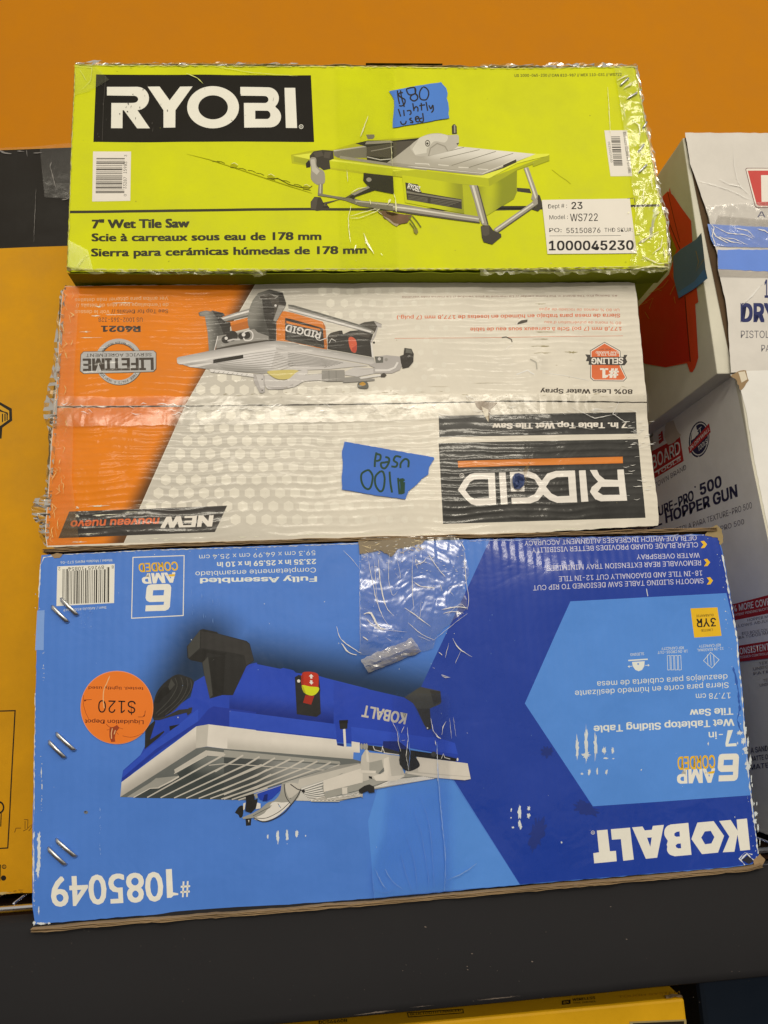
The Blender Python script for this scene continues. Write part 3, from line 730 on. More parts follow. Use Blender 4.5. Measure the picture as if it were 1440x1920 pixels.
# ---- printed picture of the green saw
pc = Part('printed_picture', FG, gb)
def G(*c): return pm(c, 'rib_f', .45, .3, coat=.0, grime=.16)
def GG(c1, c2, seg, r): return pm(c1, 'rib_f', .45, .3, coat=.0, grime=.12, grad=(c2, ((tuple(FG.hit(*seg[0])), tuple(FG.hit(*seg[1]))),), 0, r))
dk1, dk2, dk3 = G(58, 52, 38), G(78, 70, 54), G(36, 32, 24); g1, g2, g3, g4 = G(120, 112, 88), G(150, 140, 116), G(182, 172, 146), G(206, 196, 168)
l1, l2, l3, l4 = G(186, 186, 16), G(172, 172, 22), G(158, 158, 26), G(214, 214, 60)
a = Z(540, 220, 5.538); b = Z(780, 220, 5.538)
halo = G(176, 172, 20)
# left tray end, rail, body
pc.poly(halo, a((30, 390), (240, 345), (480, 335), (690, 270), (1000, 225), (1390, 200), (1440, 560), (780, 590), (40, 480)))
pc.poly(l2, a((42, 398), (235, 372), (240, 400), (60, 420), (60, 460), (190, 490), (180, 500), (42, 470)))
pc.poly(l3, a((60, 410), (230, 440), (230, 500), (60, 462)))
pc.poly(l4, a((50, 400), (235, 374), (330, 410), (240, 440)))
pc.poly(l1, a((430, 440), (1090, 520), (1440, 560), (1440, 640), (1090, 610), (430, 520)))
pc.poly(l4, a((430, 432), (1090, 512), (1440, 552), (1440, 575), (1090, 530), (430, 452)))
pc.poly(dk3, a((700, 270), (830, 240), (1100, 240), (1390, 210), (1440, 215), (1440, 420), (1090, 480), (820, 440), (800, 300)))
pc.poly(g1, a((470, 345), (800, 300), (820, 310), (815, 420), (520, 420), (480, 400)))
pc.poly(g3, a((470, 345), (790, 296), (815, 306), (480, 356)))
pc.poly(g2, a((540, 400), (1090, 480), (1440, 530), (1440, 550), (1090, 505), (540, 430)))
pc.poly(dk2, a((815, 310), (1060, 270), (1075, 300), (1070, 420), (820, 400)))
pc.poly(g2, a((815, 250), (1060, 240), (1100, 260), (900, 275), (800, 280)))
pc.stroke(g2, a((860, 350), (1000, 325), (1100, 300)), 1.5); pc.stroke(g4, a((820, 410), (960, 440), (1075, 430)), 1.6)
pc.poly(g1, a((810, 180), (895, 178), (900, 205), (880, 225), (830, 225), (820, 205))); pc.poly(dk2, a((1090, 255), (1300, 240), (1440, 235), (1440, 400), (1100, 420)))
pc.poly(g3, a((1090, 450), (1300, 400), (1440, 380), (1440, 500), (1200, 480)))
# table
pc.poly(GG((168, 158, 132), (212, 202, 176), b((200, 330), (1240, 380)), .020), b((-200, 400), (20, 230), (430, 300), (1240, 380), (690, 600), (0, 510), (-300, 470)))
pc.poly(g2, b((-200, 470), (0, 500), (660, 570), (690, 590), (670, 605), (0, 530), (-300, 480)))
pc.poly(g4, b((-100, 505), (0, 512), (680, 578), (690, 585), (0, 522)))
for (p0, p1) in (((130, 400), (500, 310)), ((250, 430), (660, 335)), ((370, 500), (830, 352)), ((550, 520), (1010, 372))): pc.stroke(g1, b(p0, p1), 1.0)
for q in (((-10, 478), (130, 485), (140, 500)), ((230, 492), (340, 502)), ((440, 518), (545, 524)), ((640, 535), (750, 545))): pc.stroke(g4, b(*q), 2)
pc.stroke(g4, b((690, 585), (910, 495), (930, 480), (1040, 430), (1060, 420)), 1.6); pc.stroke(g4, b((1090, 435), (1240, 380)), 1.4)
pc.poly(dk1, b((905, 495), (1040, 435), (1045, 475), (905, 530))); pc.stroke(dk2, b((690, 602), (905, 520)), 1.8)
# guard
pc.poly(g3, smooth(b((-60, 300), (40, 215), (130, 175), (240, 165), (340, 185), (430, 180), (445, 230), (430, 300), (340, 350), (130, 400), (20, 405), (-20, 380))))
pc.poly(g4, smooth(b((20, 230), (130, 182), (240, 172), (330, 195), (300, 260), (190, 250), (120, 320), (60, 340))))
pc.stroke(g2, b((130, 400), (150, 320), (220, 270), (300, 300), (330, 350)), 2.0)
pc.poly(g4, a((1290, 330), (1350, 240), (1440, 200), (1440, 370), (1320, 390)))
pc.ell(dk2, b((120, 270))[0], 4.8, 6.2, hole=.72); pc.ell(dk1, b((118, 272))[0], 2.2)
pc.poly(dk1, b((372, 90), (388, 72), (405, 72), (422, 95), (425, 170), (375, 172))); pc.poly(g2, b((393, 80), (408, 80), (410, 160), (395, 162)))
pc.poly(dk2, b((420, 270), (450, 262), (430, 290)))
# right tray rim and body
pc.poly(l4, b((680, 605), (905, 530), (1240, 380), (1385, 378), (1385, 395), (1045, 480), (750, 640), (-240, 545), (-240, 560)))
pc.poly(l2, b((-240, 560), (0, 545), (750, 635), (760, 720), (450, 695), (-240, 610)))
pc.poly(l3, b((750, 635), (1385, 390), (1385, 450), (1215, 515), (1210, 490), (1045, 550), (760, 722)))
pc.poly(GG((186, 186, 16), (140, 140, 20), b((480, 1050), (470, 700)), .024), b((-145, 600), (450, 695), (760, 720), (700, 1020), (470, 1000), (-115, 890)))
pc.poly(GG((132, 134, 22), (176, 176, 24), b((760, 720), (740, 1020)), .016), b((760, 720), (1048, 550), (1045, 780), (1015, 850), (735, 1025), (700, 1020), (560, 1010), (540, 720)))
pc.poly(l2, b((480, 700), (560, 710), (700, 1020), (640, 1050), (500, 1030)))
# label plate
pc.poly(dk1, b((-112, 678), (20, 700), (45, 760), (60, 785), (472, 855), (475, 957), (-95, 860)))
pc.poly(g1, b((-100, 765), (0, 790), (468, 862), (470, 880), (-98, 790)))
for i in range(4): pc.stroke(g1, b((-85, 815+i*15), (120, 845+i*13)), .8); pc.stroke(g1, b((150, 850+i*15), (440-i*30, 888+i*12)), .8)
pc.text(IV, 'RYOBI', b((-92, 740))[0], b((28, 778))[0], 10, .05); pc.ell(IV, b((40, 772))[0], 1)
# left foot bracket
pc.poly(dk1, a((225, 400), (265, 355), (360, 340), (470, 350), (475, 430), (430, 450), (440, 535), (370, 550), (330, 520), (290, 540), (230, 500)))
pc.poly(dk3, a((185, 480), (215, 445), (235, 460), (230, 520), (190, 525)))
pc.poly(dk2, a((260, 370), (350, 352), (370, 400), (290, 420))); pc.poly(dk2, a((380, 360), (450, 360), (430, 430), (370, 420)))
pc.poly(g2, smooth(a((228, 430), (290, 425), (300, 510), (370, 560), (385, 640), (370, 690), (300, 700), (240, 640), (240, 540)), 4))
pc.poly(g3, a((235, 440), (275, 435), (290, 520), (330, 560), (300, 600), (250, 560)))
pc.poly(g1, a((318, 695), (362, 690), (360, 800), (310, 800))); pc.poly(g3, a((330, 695), (345, 695), (342, 800), (326, 800)))
pc.poly(dk1, a((235, 880), (275, 825), (340, 830), (380, 910), (430, 930), (425, 960), (300, 975), (235, 960)))
pc.poly(dk2, a((240, 880), (278, 830), (310, 835), (290, 960), (238, 955)))
# lower tube frame
pc.poly(g1, a((310, 790), (480, 820), (620, 840), (700, 850), (760, 870), (1140, 900), (1440, 950), (1440, 1015), (1130, 980), (750, 925), (600, 870), (470, 840), (310, 815)))
pc.poly(g3, a((700, 868), (1140, 912), (1440, 960), (1440, 975), (1140, 930), (700, 880)))
pc.poly(dk2, a((360, 890), (560, 850), (700, 830), (900, 740), (830, 720), (640, 810), (590, 840), (400, 900), (360, 930), (420, 930)))
pc.poly(dk3, a((785, 580), (1090, 610), (1100, 800), (900, 760), (700, 830), (680, 860), (640, 830), (830, 720), (780, 660)))
pc.poly(g2, a((650, 800), (830, 715), (850, 735), (690, 815))); pc.ell(g2, a((840, 650))[0], 5, 4)
pc.poly(g2, b((-240, 905), (0, 935), (650, 1035), (660, 1105), (0, 1015), (-240, 975)))
pc.poly(g4, b((-240, 925), (0, 955), (650, 1055), (650, 1068), (0, 972), (-240, 940)))
pc.poly(dk2, b((-240, 965), (0, 1000), (660, 1092), (662, 1106), (0, 1018), (-240, 980)))
pc.poly(dk1, b((1048, 730), (1180, 740), (1200, 790), (1050, 770))); pc.poly(g2, b((1118, 530), (1165, 518), (1270, 820), (1265, 900), (1195, 850), (1210, 790)))
pc.poly(g4, b((1130, 530), (1145, 527), (1250, 830), (1238, 850)))
pc.poly(dk3, b((850, 950), (890, 925), (1200, 922), (1150, 950))); pc.poly(dk1, b((1265, 805), (1285, 815), (1310, 900), (1308, 940), (1265, 980), (1205, 960), (1250, 930)))
pc.poly(g2, b((805, 1165), (1195, 890), (1230, 850), (1262, 860), (1265, 910), (830, 1210)))
pc.poly(g4, b((820, 1168), (1210, 895), (1222, 905), (828, 1182))); pc.poly(dk2, b((830, 1205), (1265, 900), (1268, 912), (835, 1215)))
pc.poly(g2, b((552, 708), (640, 712), (750, 1115), (740, 1130), (690, 1125), (645, 1040), (600, 860)))
pc.poly(g4, b((575, 712), (600, 712), (705, 1100), (690, 1110))); pc.poly(dk2, b((630, 712), (642, 714), (752, 1118), (738, 1122)))
pc.poly(dk1, b((670, 1135), (760, 1125), (800, 1180), (880, 1215), (885, 1245), (790, 1325), (700, 1300), (682, 1250)))
pc.poly(dk2, b((675, 1140), (755, 1130), (760, 1220), (720, 1240), (690, 1230)))
pc.build()
# ---- stickers and tape
dl = Part('shipping_label', FG, gb, 'white inventory label printed with a long number', extra=.00025)
z = Z(680, 90, 2.4); LW = pm((218, 206, 180), 'plain', .45, .4, grime=.06); TXT = pm((40, 36, 32), 'plain', .5, .3)
dl.poly(LW, z((805, 686), (1200, 680), (1232, 926), (830, 930)))
dl.text(TXT, 'Dept # :', z((834, 725))[0], z((918, 722))[0], 8, .0); dl.text(TXT, '23', z((939, 728))[0], z((987, 727))[0], 13, .03)
dl.text(TXT, 'Model :', z((839, 775))[0], z((922, 772))[0], 8, 0); dl.text(TXT, 'WS722', z((932, 783))[0], z((1056, 781))[0], 14, .012)
dl.text(TXT, 'PO:', z((838, 832))[0], z((893, 832))[0], 7.5, .012); dl.text(TXT, '55150876', z((915, 836))[0], z((1068, 834))[0], 9.5, .012); dl.text(TXT, 'THD SKU#:', z((1086, 831))[0], z((1212, 829))[0], 7.5, .0)
dl.stroke(TXT, z((838, 849), (1160, 847)), .7)
dl.text(TXT, '1000045230', z((838, 913))[0], z((1216, 910))[0], 17, .052)
dl.build()
dn = Part('barcode_label', FG, gb, extra=.00015)
dn.poly(LW, z((1088, 370), (1190, 370), (1213, 577), (1115, 578)))
rnd = random.Random(9); y = 398; bars = []
while y < 528:
    h = rnd.choice([2, 3, 5]); k = (y-398)*.09; bars.append(z((1118+k, y), (1158+k, y), (1158+k, y+h), (1118+k, y+h))); y += h+rnd.choice([2, 3, 5])
dn.polys(BAR, bars)
dn.text(TXT, 'DO NOT SCAN AT STORE', z((1172, 380))[0], z((1196, 565))[0], 5, .02); dn.text(TXT, '05252019150', z((1104, 422))[0], z((1116, 515))[0], 4, 0)
dn.build()
BT = pm((74, 118, 178), 'plain', .6, .3, grime=.1, name='blue_painter_tape'); INKB = pm((38, 34, 30), 'plain', .5, .3)
pt = Part('price_tape', FG, gb, 'torn strip of blue tape with a handwritten price of 80 dollars', extra=.0011)
z = Z(720, 150, 11.077)
pt.poly(BT, chain(z((100, 255), (600, 155), (1185, 55), (1215, 100), (1290, 180), (1320, 290), (1300, 390), (1330, 480), (1345, 600), (1335, 720), (1355, 800), (700, 910), (180, 1005), (180, 880), (195, 740), (210, 560), (205, 430), (160, 340)), 6, .5, 3))
for q in ([(275, 240), (290, 380), (320, 520)], [(340, 235), (365, 400), (420, 580)], [(390, 285), (330, 290), (300, 320), (330, 370), (430, 430), (420, 520), (360, 560), (310, 550)], [(620, 170), (520, 190), (465, 220), (500, 310), (560, 330), (640, 300), (655, 220), (620, 170)], [(620, 310), (560, 350), (545, 410), (620, 455), (690, 410), (690, 340), (640, 305)], [(640, 180), (650, 290), (690, 350)],
          [(800, 165), (745, 250), (735, 350), (770, 420), (870, 425), (920, 340), (920, 250), (870, 180), (810, 160)], [(295, 620), (345, 775)], [(405, 640), (420, 765)], [(470, 660), (540, 650), (560, 700), (530, 740)], [(595, 500), (620, 660)], [(620, 620), (660, 570), (700, 600), (700, 670)], [(770, 490), (780, 650)], [(730, 550), (850, 530)], [(870, 470), (905, 655)], [(930, 540), (970, 610), (1010, 530)], [(1015, 540), (1020, 640), (980, 690)],
          [(340, 870), (370, 930), (440, 920), (460, 860)], [(570, 800), (530, 830), (590, 870), (590, 900), (540, 890)], [(650, 830), (720, 800), (690, 770), (650, 800), (670, 870), (730, 880)], [(800, 700), (815, 860), (760, 880), (730, 830), (790, 800)]):
    pt.stroke(INKB, smooth(z(*q), 4, False), 2.6)
pt.build()
# ---- damage: torn hole, slash, creases, staples
dm = Part('torn_hole', FG, gb, 'torn hole showing brown board', extra=.0002); a = Z(540, 220, 5.538)
dm.poly(pm((120, 92, 66), 'plain', .9, .1, grime=.4), chain(a((930, 985), (1000, 975), (1120, 1000), (1230, 1015), (1290, 1020), (1240, 1100), (1180, 1110), (1130, 1130), (1090, 1110), (1060, 1070), (1000, 1060), (980, 1020)), 4, .7, 3))
dm.poly(pm((170, 150, 120), 'plain', .9, .1), chain(a((985, 1030), (1060, 1070), (1100, 1105), (1150, 1115), (1130, 1140), (1090, 1120), (1040, 1080)), 4, .6, 4))
dm.poly(pm((60, 42, 28), 'plain', .9, .1), a((1010, 985), (1100, 1000), (1150, 1020), (1080, 1030), (1030, 1010)))
for q in ([(1250, 1040), (1300, 1110), (1340, 1180)], [(1290, 1030), (1340, 1090), (1380, 1150)], [(1260, 1100), (1300, 1150), (1320, 1200)]): dm.stroke(pm((90, 92, 10)), a(*q), 2.0)
dm.poly(pm((120, 110, 30)), a((1300, 1170), (1340, 1160), (1350, 1200), (1330, 1225), (1305, 1200)))
z = Z(100, 90, 2.4); dkl = pm((92, 88, 12), 'plain', .6, .2); ltl = pm((236, 236, 120), 'plain', .3, .5, coat=.4); mdl = pm((160, 156, 10), 'plain', .6, .2)
dm.stroke(mdl, z((600, 478), (700, 503), (900, 570), (1060, 622), (1165, 655)), [.3, 1.2, 1.6, 1.6, .5])
rnd = random.Random(2)
for i in range(11):
    x = 705+i*42; x += rnd.uniform(-12, 12); y = 503+(x-705)*.293+rnd.random()*6-3
    if i % 4 != 2: dm.stroke(dkl, z((x, y+2), (x+20, y+4), (x+36, y+12)), .8); continue
    dm.poly(mdl, z((x, y-3), (x+14, y-5-rnd.random()*5), (x+34, y+4), (x+22, y+9+rnd.random()*5), (x+6, y+7)))
    dm.stroke(ltl, z((x+6, y-8), (x+18, y-12), (x+34, y-2)), 1.1); dm.stroke(dkl, z((x, y+8), (x+16, y+10), (x+36, y+14)), .9)
dm.stroke(dkl, z((960, 590), (1010, 588), (1060, 615), (1110, 628), (1150, 632), (1165, 622)), 1.2)
dm.scuff(mdl, 1088, 450, 50, 3, 3, .5, 16); dm.stroke(mdl, [(1035, 318), (1050, 330), (1062, 338), (1070, 345)], .9)
dm.scuff(pm((170, 165, 130)), 1222, 430, 10, 46, 7, .15, 30, .7); dm.scuff(pm((206, 206, 150), 'plain', .3, .5, coat=.5), 1228, 400, 12, 40, 8, .1, 30, .7)
dm.scuff(pm((150, 140, 90)), 1205, 452, 32, 7, 9, -.6, 26, .7); dm.build()
tape(FG, gb, film('corner_tape', .02, (220, 220, 150), .12, .07, .8), [(1150, 128), (1186, 127), (1196, 173), (1214, 269), (1231, 361), (1246, 415), (1251, 499), (1180, 501), (1190, 400), (1172, 260)], .0010)
CT2 = film('thin_tape', .03, (190, 190, 70), .2, .05, .12); tape(FG, gb, CT2, [(142, 124), (180, 124), (205, 150), (168, 172), (138, 180)], .001); tape(FG, gb, CT2, [(128, 450), (165, 470), (175, 506), (128, 507)], .001)
tp2 = film('tape_strip_thin', .02, (206, 202, 60), .3, .0, .03)
tape(FG, gb, tp2, [(630, 128), (740, 128), (748, 500), (640, 505)], .001)
cz = Part('tape_creases', FG, gb, extra=.0013); z = Z(680, 90, 2.4); LC = pm((242, 240, 150), 'plain', .15, .8, coat=.8)
rnd = random.Random(12)
for (pts, w) in ([([(1140, 155), (1165, 140), (1190, 130)], 3), ([(1170, 190), (1200, 170), (1225, 150)], 4), ([(1185, 235), (1210, 220), (1235, 200)], 4), ([(1210, 330), (1240, 350), (1245, 400)], 3), ([(1240, 445), (1270, 430)], 3), ([(1235, 565), (1280, 525)], 3), ([(1260, 640), (1262, 700)], 2), ([(1290, 960), (1250, 940), (1330, 975), (1370, 970)], 3), ([(1300, 930), (1340, 900), (1345, 860)], 3), ([(1255, 880), (1290, 850), (1330, 830)], 3), ([(1310, 760), (1335, 740)], 3), ([(1240, 460), (1255, 485), (1290, 470)], 2), ([(1100, 180), (1115, 400)], 1), ([(1170, 250), (1180, 330)], 1.2), ([(1295, 560), (1300, 640)], 1.5), ([(1350, 900), (1360, 960)], 3), ([(1215, 1000), (1300, 985), (1370, 990)], 3)]):
    cz.crease(LC, z(*pts), w*.8)
for i in range(40): x, y = rnd.uniform(1175, 1240), rnd.uniform(150, 495); x = min(x, 1186+ (y-125)*.17); cz.scuff(LC, x, y, rnd.uniform(1.5, 6), rnd.uniform(1, 2.5), i, rnd.random()*3, 8, .6)
a = Z(540, 220, 5.538)
for pts, w in (([(830, 0), (790, 110), (752, 215)], 2), ([(612, 560), (620, 680)], .8), ([(1068, 260), (1075, 380), (1082, 510)], .9), ([(655, 930), (625, 1060), (630, 1180), (650, 1320)], 1.5), ([(640, 1060), (740, 1060), (930, 980), (950, 965), (900, 965), (640, 1040)], 1.3), ([(785, 1215), (820, 1320), (890, 1430)], 3.2), ([(690, 1390), (705, 1340)], 4), ([(1030, 920), (1065, 860)], 4), ([(1115, 860), (1122, 1000)], 2.4), ([(1095, 800), (1115, 860)], 1.5), ([(930, 890), (910, 925)], 1.5), ([(850, 870), (860, 920)], 1.5), ([(700, 915), (715, 885)], 1.2), ([(960, 1430), (980, 1450)], 3), ([(650, 800), (730, 750), (820, 735)], 1.2), ([(960, 1000), (980, 1025), (930, 985)], 1)):
    cz.crease(LC, a(*pts), w)
z = Z(100, 90, 2.4)
for pts, w in (([(600, 118), (650, 140), (675, 165)], 1.6), ([(690, 80), (900, 115), (1100, 130)], .7), ([(120, 100), (150, 150)], .8), ([(90, 85), (175, 90), (170, 150), (130, 190)], .7), ([(160, 930), (130, 960), (100, 1000)], 1), ([(100, 990), (140, 940), (175, 930)], .8)): cz.crease(pm((214, 212, 110), 'plain', .2, .7, coat=.5), z(*pts), w)
cz.build()
def staple(face, a, b, par, w=.0011, lift=.0022, m_=None):
    w *= 1.25
    A, B = face.hit(*a), face.hit(*b); n_ = face.n; A += n_*face.H(A.x, A.z)[0]; B += n_*face.H(B.x, B.z)[0]
    d = (B-A); return tube('staple', [[A-n_*.002, A+d*.02+n_*lift*.5, A+d*.1+n_*lift, A+d*.5+n_*lift*1.15, A+d*.9+n_*lift, B-d*.02+n_*lift*.5, B-n_*.002]], w, m_ or STEEL, par, None, 8, .5)
for a_, b_ in (((1162, 163), (1178, 148)), ((1176, 187), (1194, 176)), ((1197, 325), (1212, 310)), ((1196, 286), (1207, 272)), ((1205, 242), (1212, 230))): staple(FG, a_, b_, gb, .0009)
board_layers('bottom_flap_edge', pm((120, 124, 20), 'plain', .7, .2), gb, FG, [(126, 511), (420, 513), (700, 510), (1000, 510), (1255, 505)], 1, .0006, .001, .03, -1, 3, -.001)
board_layers('top_flap_edge', KRAFT, gb, FG, [(141, 120), (420, 119), (700, 122), (1000, 123), (1188, 123)], 2, .0006, .001, .03, 1, 8, -.002)
we = Part('worn_edges', FG, gb, extra=.0003); WE = pm((206, 196, 120), 'plain', .7, .2, grime=.3); WB = pm((120, 104, 56), 'plain', .8, .2, grime=.3)
ragged(we, WE, [(126, 505), (300, 506), (700, 505), (1000, 505), (1250, 499)], 1.3, 1); ragged(we, WB, [(128, 508), (420, 508), (760, 507), (1120, 503), (1250, 501)], 1.1, 2)
ragged(we, WE, [(141, 123), (392, 125), (700, 127), (972, 129), (1188, 127)], 1.2, 3); ragged(we, WB, [(142, 121.6), (500, 123.6), (900, 126), (1188, 125.6)], 1.0, 4)
ragged(we, WE, [(1190, 128), (1199, 175), (1216, 270), (1233, 361), (1248, 415), (1253, 500)], 1.8, 5); ragged(we, WB, [(141, 125), (135, 250), (130, 394), (126, 506)], .9, 6); ragged(we, WE, [(142, 130), (136, 250), (131, 394), (128, 500)], .8, 7)
for i in range(40):
    rnd = random.Random(i+500); x = rnd.uniform(135, 1240); we.scuff(rnd.choice([WB, pm((150, 148, 12)), WE]), x, rnd.choice([rnd.uniform(124, 136), rnd.uniform(488, 504), rnd.uniform(140, 480)]), rnd.uniform(1, 6), rnd.uniform(.6, 1.6), i, rnd.uniform(-.6, .6), 9, .7)
we.scuff(WB, 130, 505, 12, 8, 3, .3, 14); we.scuff(WB, 1249, 498, 12, 9, 4, .3, 14); we.scuff(pm((170, 160, 110)), 1190, 128, 9, 5, 5, .3, 14)
we.build()
smg = Part('ink_smudges', FG, gb, extra=.0004); sm1 = pm((74, 68, 58), 'rib_f', .6, .2)
for i in range(26):
    rnd = random.Random(i+700); x = rnd.choice([rnd.uniform(180, 202), rnd.uniform(236, 300), rnd.uniform(180, 580)]); smg.scuff(sm1, x, rnd.uniform(145, 262), rnd.uniform(.8, 3), rnd.uniform(2, 12), i, rnd.uniform(-.2, .2), 12, .8)
smg.stroke(sm1, [(198, 142), (194, 200), (192, 264)], .8); smg.build()
fr = film('frayed_film', .22, (180, 172, 100), .22, .08, .8)
film_fringe('frayed_film', FG, gb, fr, [(141, 121), (392, 122), (560, 124)], (0, -1), 6, 3); film_fringe('frayed_film', FG, gb, fr, [(900, 126), (1100, 126), (1192, 125)], (0, -1), 8, 4)
film_fringe('frayed_film', FG, gb, fr, [(1190, 125), (1199, 173), (1217, 269), (1234, 361), (1249, 415), (1254, 502)], (1, 0), 7, 5); film_fringe('frayed_film', FG, gb, fr, [(900, 507), (1100, 507), (1256, 503)], (0, 1), 14, 6); film_fringe('frayed_film', FG, gb, fr, [(125, 500), (180, 509), (300, 510), (500, 511)], (0, 1), 8, 7)
# brown tape scrap on the top edge
mesh_obj('brown_tape', [FG.hit(686, 118), FG.hit(830, 119), FG.hit(830, 119)+Vector((0, .06, .003)), FG.hit(686, 118)+Vector((0, .06, .002))], [(0, 1, 2, 3)], pm((92, 78, 30)), gb)

# ================================================================== orange and white box, middle of the stack
ob = thing('cardboard_box', 'orange and white tile saw box lying upside down, middle of the stack', 'box')
def HO(u, v):
    sv = .4695+.000*u
    h = .0011*nz2(u, v, 6, 12)+.0006*nz2(u*.4, v, 34, 6)+.0004*nz2(u, v, 40, 9)
    h += .0016*math.exp(-((u-.512)**2+(v-.523)**2)/.00006)     # a pushed-out dent
    return h
FO = Face('y', 0, HO, .008)
WO = (212, 199, 170)
wm = pm(WO, 'rib_h', .42, .4, coat=.22, grime=.14); OR = (218, 118, 2)
S0, S1 = FO.hit(488, 520), FO.hit(218, 1040)
om = pm(OR, 'rib_h', .42, .3, coat=.12, grime=.12, grad=((92, 58, 26), ((tuple(S0), tuple(S1)),), .002, .020))
lo_ = pm((214, 136, 40), 'rib_h', .36, .5, coat=.35, grime=.2)
seamL = [(102, 762), (347, 760), (660, 757), (941, 751), (1213, 753)]
rightE = [(1190, 531), (1195, 560), (1200, 618), (1213, 752)]; rightL = [(1213, 756), (1216, 811), (1226, 890), (1233, 940), (1235, 980)]
leftU = [(102, 761), (108, 687), (111, 615), (117, 549), (122, 537)]; leftLo = [(88, 1024), (84, 1000), (90, 931), (92, 902), (95, 851), (98, 807), (101, 765)]
topE = [(122, 537), (400, 533), (640, 530), (900, 530), (1178, 529)]
botE = [(1234, 985), (980, 1000), (640, 1010), (480, 1016), (300, 1020), (88, 1026)]
carton('box_body', pm((176, 160, 128), 'plain', .6, .3, grime=.3), ob, wpx(FO, [(116, 538), (1189, 532), (1232, 984), (84, 1022)]), .44, .004)
inner = Part('flap_backing', Face('y', .0035), ob); inner.poly(KRAFTD, [(112, 560), (1196, 560), (1220, 900), (95, 1000)]); inner.build()
up = Part('upper_flap', FO, ob)
up.poly(wm, chain(topE+rightE+seamL[::-1]+leftU[1:4], 9, .6, 21))
up.build()
lw = Part('lower_flap', FO, ob)
lw.poly(wm, chain([(x, y+2.4) for x, y in seamL]+rightL+botE+leftLo[1:-1], 9, .7, 22))
lw.build()
pa = Part('printed_orange', FO, ob, 'orange printed field with a dark slanted edge')
pa.poly(om, [(122, 537.5), (300, 535), (466, 533.5), (478, 533), (347, 759.5), (103, 761), (109, 687), (112, 615), (118, 549)])
pa.poly(om, [(102, 765), (346, 762.5), (232, 1018), (89, 1023), (86, 1000), (91, 931), (93, 902), (96, 851), (99, 807)])
pa.build()
hx = Part('printed_hexagons', FO, ob, 'pale honeycomb pattern')
HG0 = FO.hit(760, 800)
hgm = pm((198, 187, 160), 'rib_h', .36, .5, coat=.35, grime=.12, grad=((190, 178, 150), ((tuple(FO.hit(330, 800)), tuple(FO.hit(300, 1000))),), .02, .2))
# printed grey ground that fades towards white to the right
fade = pm(WO, 'rib_h', .42, .4, coat=.22, grime=.12, grad=((190, 179, 154), ((tuple(FO.hit(400, 560)), tuple(FO.hit(250, 1010))),), .03, .24))
hx.poly(fade, [(479, 534), (900, 531), (880, 752), (660, 756), (348, 759)]); hx.poly(fade, [(347, 762.5), (660, 759.5), (860, 755), (880, 1003), (640, 1009), (233, 1018)])
HW = pm((216, 204, 175), 'rib_h', .42, .4, coat=.22, grime=.12)
hexes = []
row = 0; y = 546.0
def in_orange_edge(x, y): return x-10 > 488-(y-520)*.52*(1.0)
while y < 1008:
    pitch = 26+ (y-540)/460*3.0; off = (row % 2)*pitch/2
    sk = -(y-540)*.0
    for i in range(24):
        x = 240+off+i*pitch
        r = 9.6+(y-540)/460*1.2
        edge_x = 478-(y-533)*.576 if y < 760 else 347-(y-762)*.447
        if x-r < edge_x+2 or x > 842: continue
        if 745 < y < 772: continue
        if 545 < y < 730 and (338 < x < 778) and not (y > 690 and (x < 470)) and not (y < 600 and x > 600) and not (y > 712): continue
        if y > 960 and x < 425-(y-960)*.4: continue
        if y+r > 1020-(x-100)*.0155-8: continue
        k = r*(1-max(0, (x-560)/600))
        hexes.append([(x+k*math.sin(math.radians(60*j)), y+k*math.cos(math.radians(60*j))) for j in range(6)])
    y += pitch*.87; row += 1
hx.polys(HW, hexes); hx.build()
# ---- printed texts, upside down
T2 = Part('printed_text', FO, ob); NK = pm((52, 40, 28), 'rib_h', .4, .45, coat=.3, grime=.1); ORT = pm((206, 96, 44), 'rib_h', .4, .45, coat=.3)
PKT = pm((236, 176, 120), 'rib_h', .4, .45, coat=.3)
z = Z(140, 540, 6.545)
T2.text(NK, 'R4021', z((800, 466))[0], z((330, 466))[0], 10.5, .09)
T2.text(NK, 'US 1002-365-328', z((832, 362))[0], z((292, 362))[0], 8, .012)
T2.text(NK, 'See Top for Details //', z((1148, 262))[0], z((450, 268))[0], 7, 0); T2.text(PKT, 'Voir le dessus', z((428, 270))[0], z((2, 274))[0], 7, 0)
T2.text(PKT, "de l'emballage pour plus de détails //", z((1150, 186))[0], z((15, 196))[0], 6.5, 0)
T2.text(PKT, 'Ver arriba para obtener más detalles', z((1148, 108))[0], z((4, 132))[0], 6.5, 0)
z = Z(740, 520, 3.13)
T2.text(ORT, '177,8 mm (7 po) Scie à carreaux sous eau de table', z((1332, 291))[0], z((445, 294))[0], 6.6, .03)
T2.text(ORT, "80 % moins de pulvérisation d'eau", z((1330, 258))[0], z((880, 256))[0], 5.2, 0)
T2.text(ORT, 'Sierra de mesa para trabajo en húmedo en losetas de 177,8 mm (7 pulg.)', z((1324, 212))[0], z((14, 226))[0], 6.6, .03)
T2.text(ORT, 'Un 80 % menos de rociado de agua', z((1320, 182))[0], z((850, 181))[0], 5, 0)
T2.text(pm((150, 110, 90)), "#1 Selling Pro Tile Brand in the home center // La marque la plus vendue // La marca más vendida", z((1308, 102))[0], z((44, 112))[0], 3.2, 0)
T2.stroke(ORT, z((0, 358), (700, 350), (1340, 343)), .6)
T2.text(NK, '80% Less Water Spray', z((1395, 658))[0], z((856, 656))[0], 8.2, .06)
T2.build()
bd = Part('printed_badge', FO, ob, 'number one selling badge'); BK = pm((56, 50, 42), 'rib_h', .4, .45, coat=.3)
bd.poly(BK, z((1148, 520), (1146, 430), (1232, 378), (1325, 430), (1332, 520), (1364, 590), (1345, 610), (1168, 608), (1148, 590)))
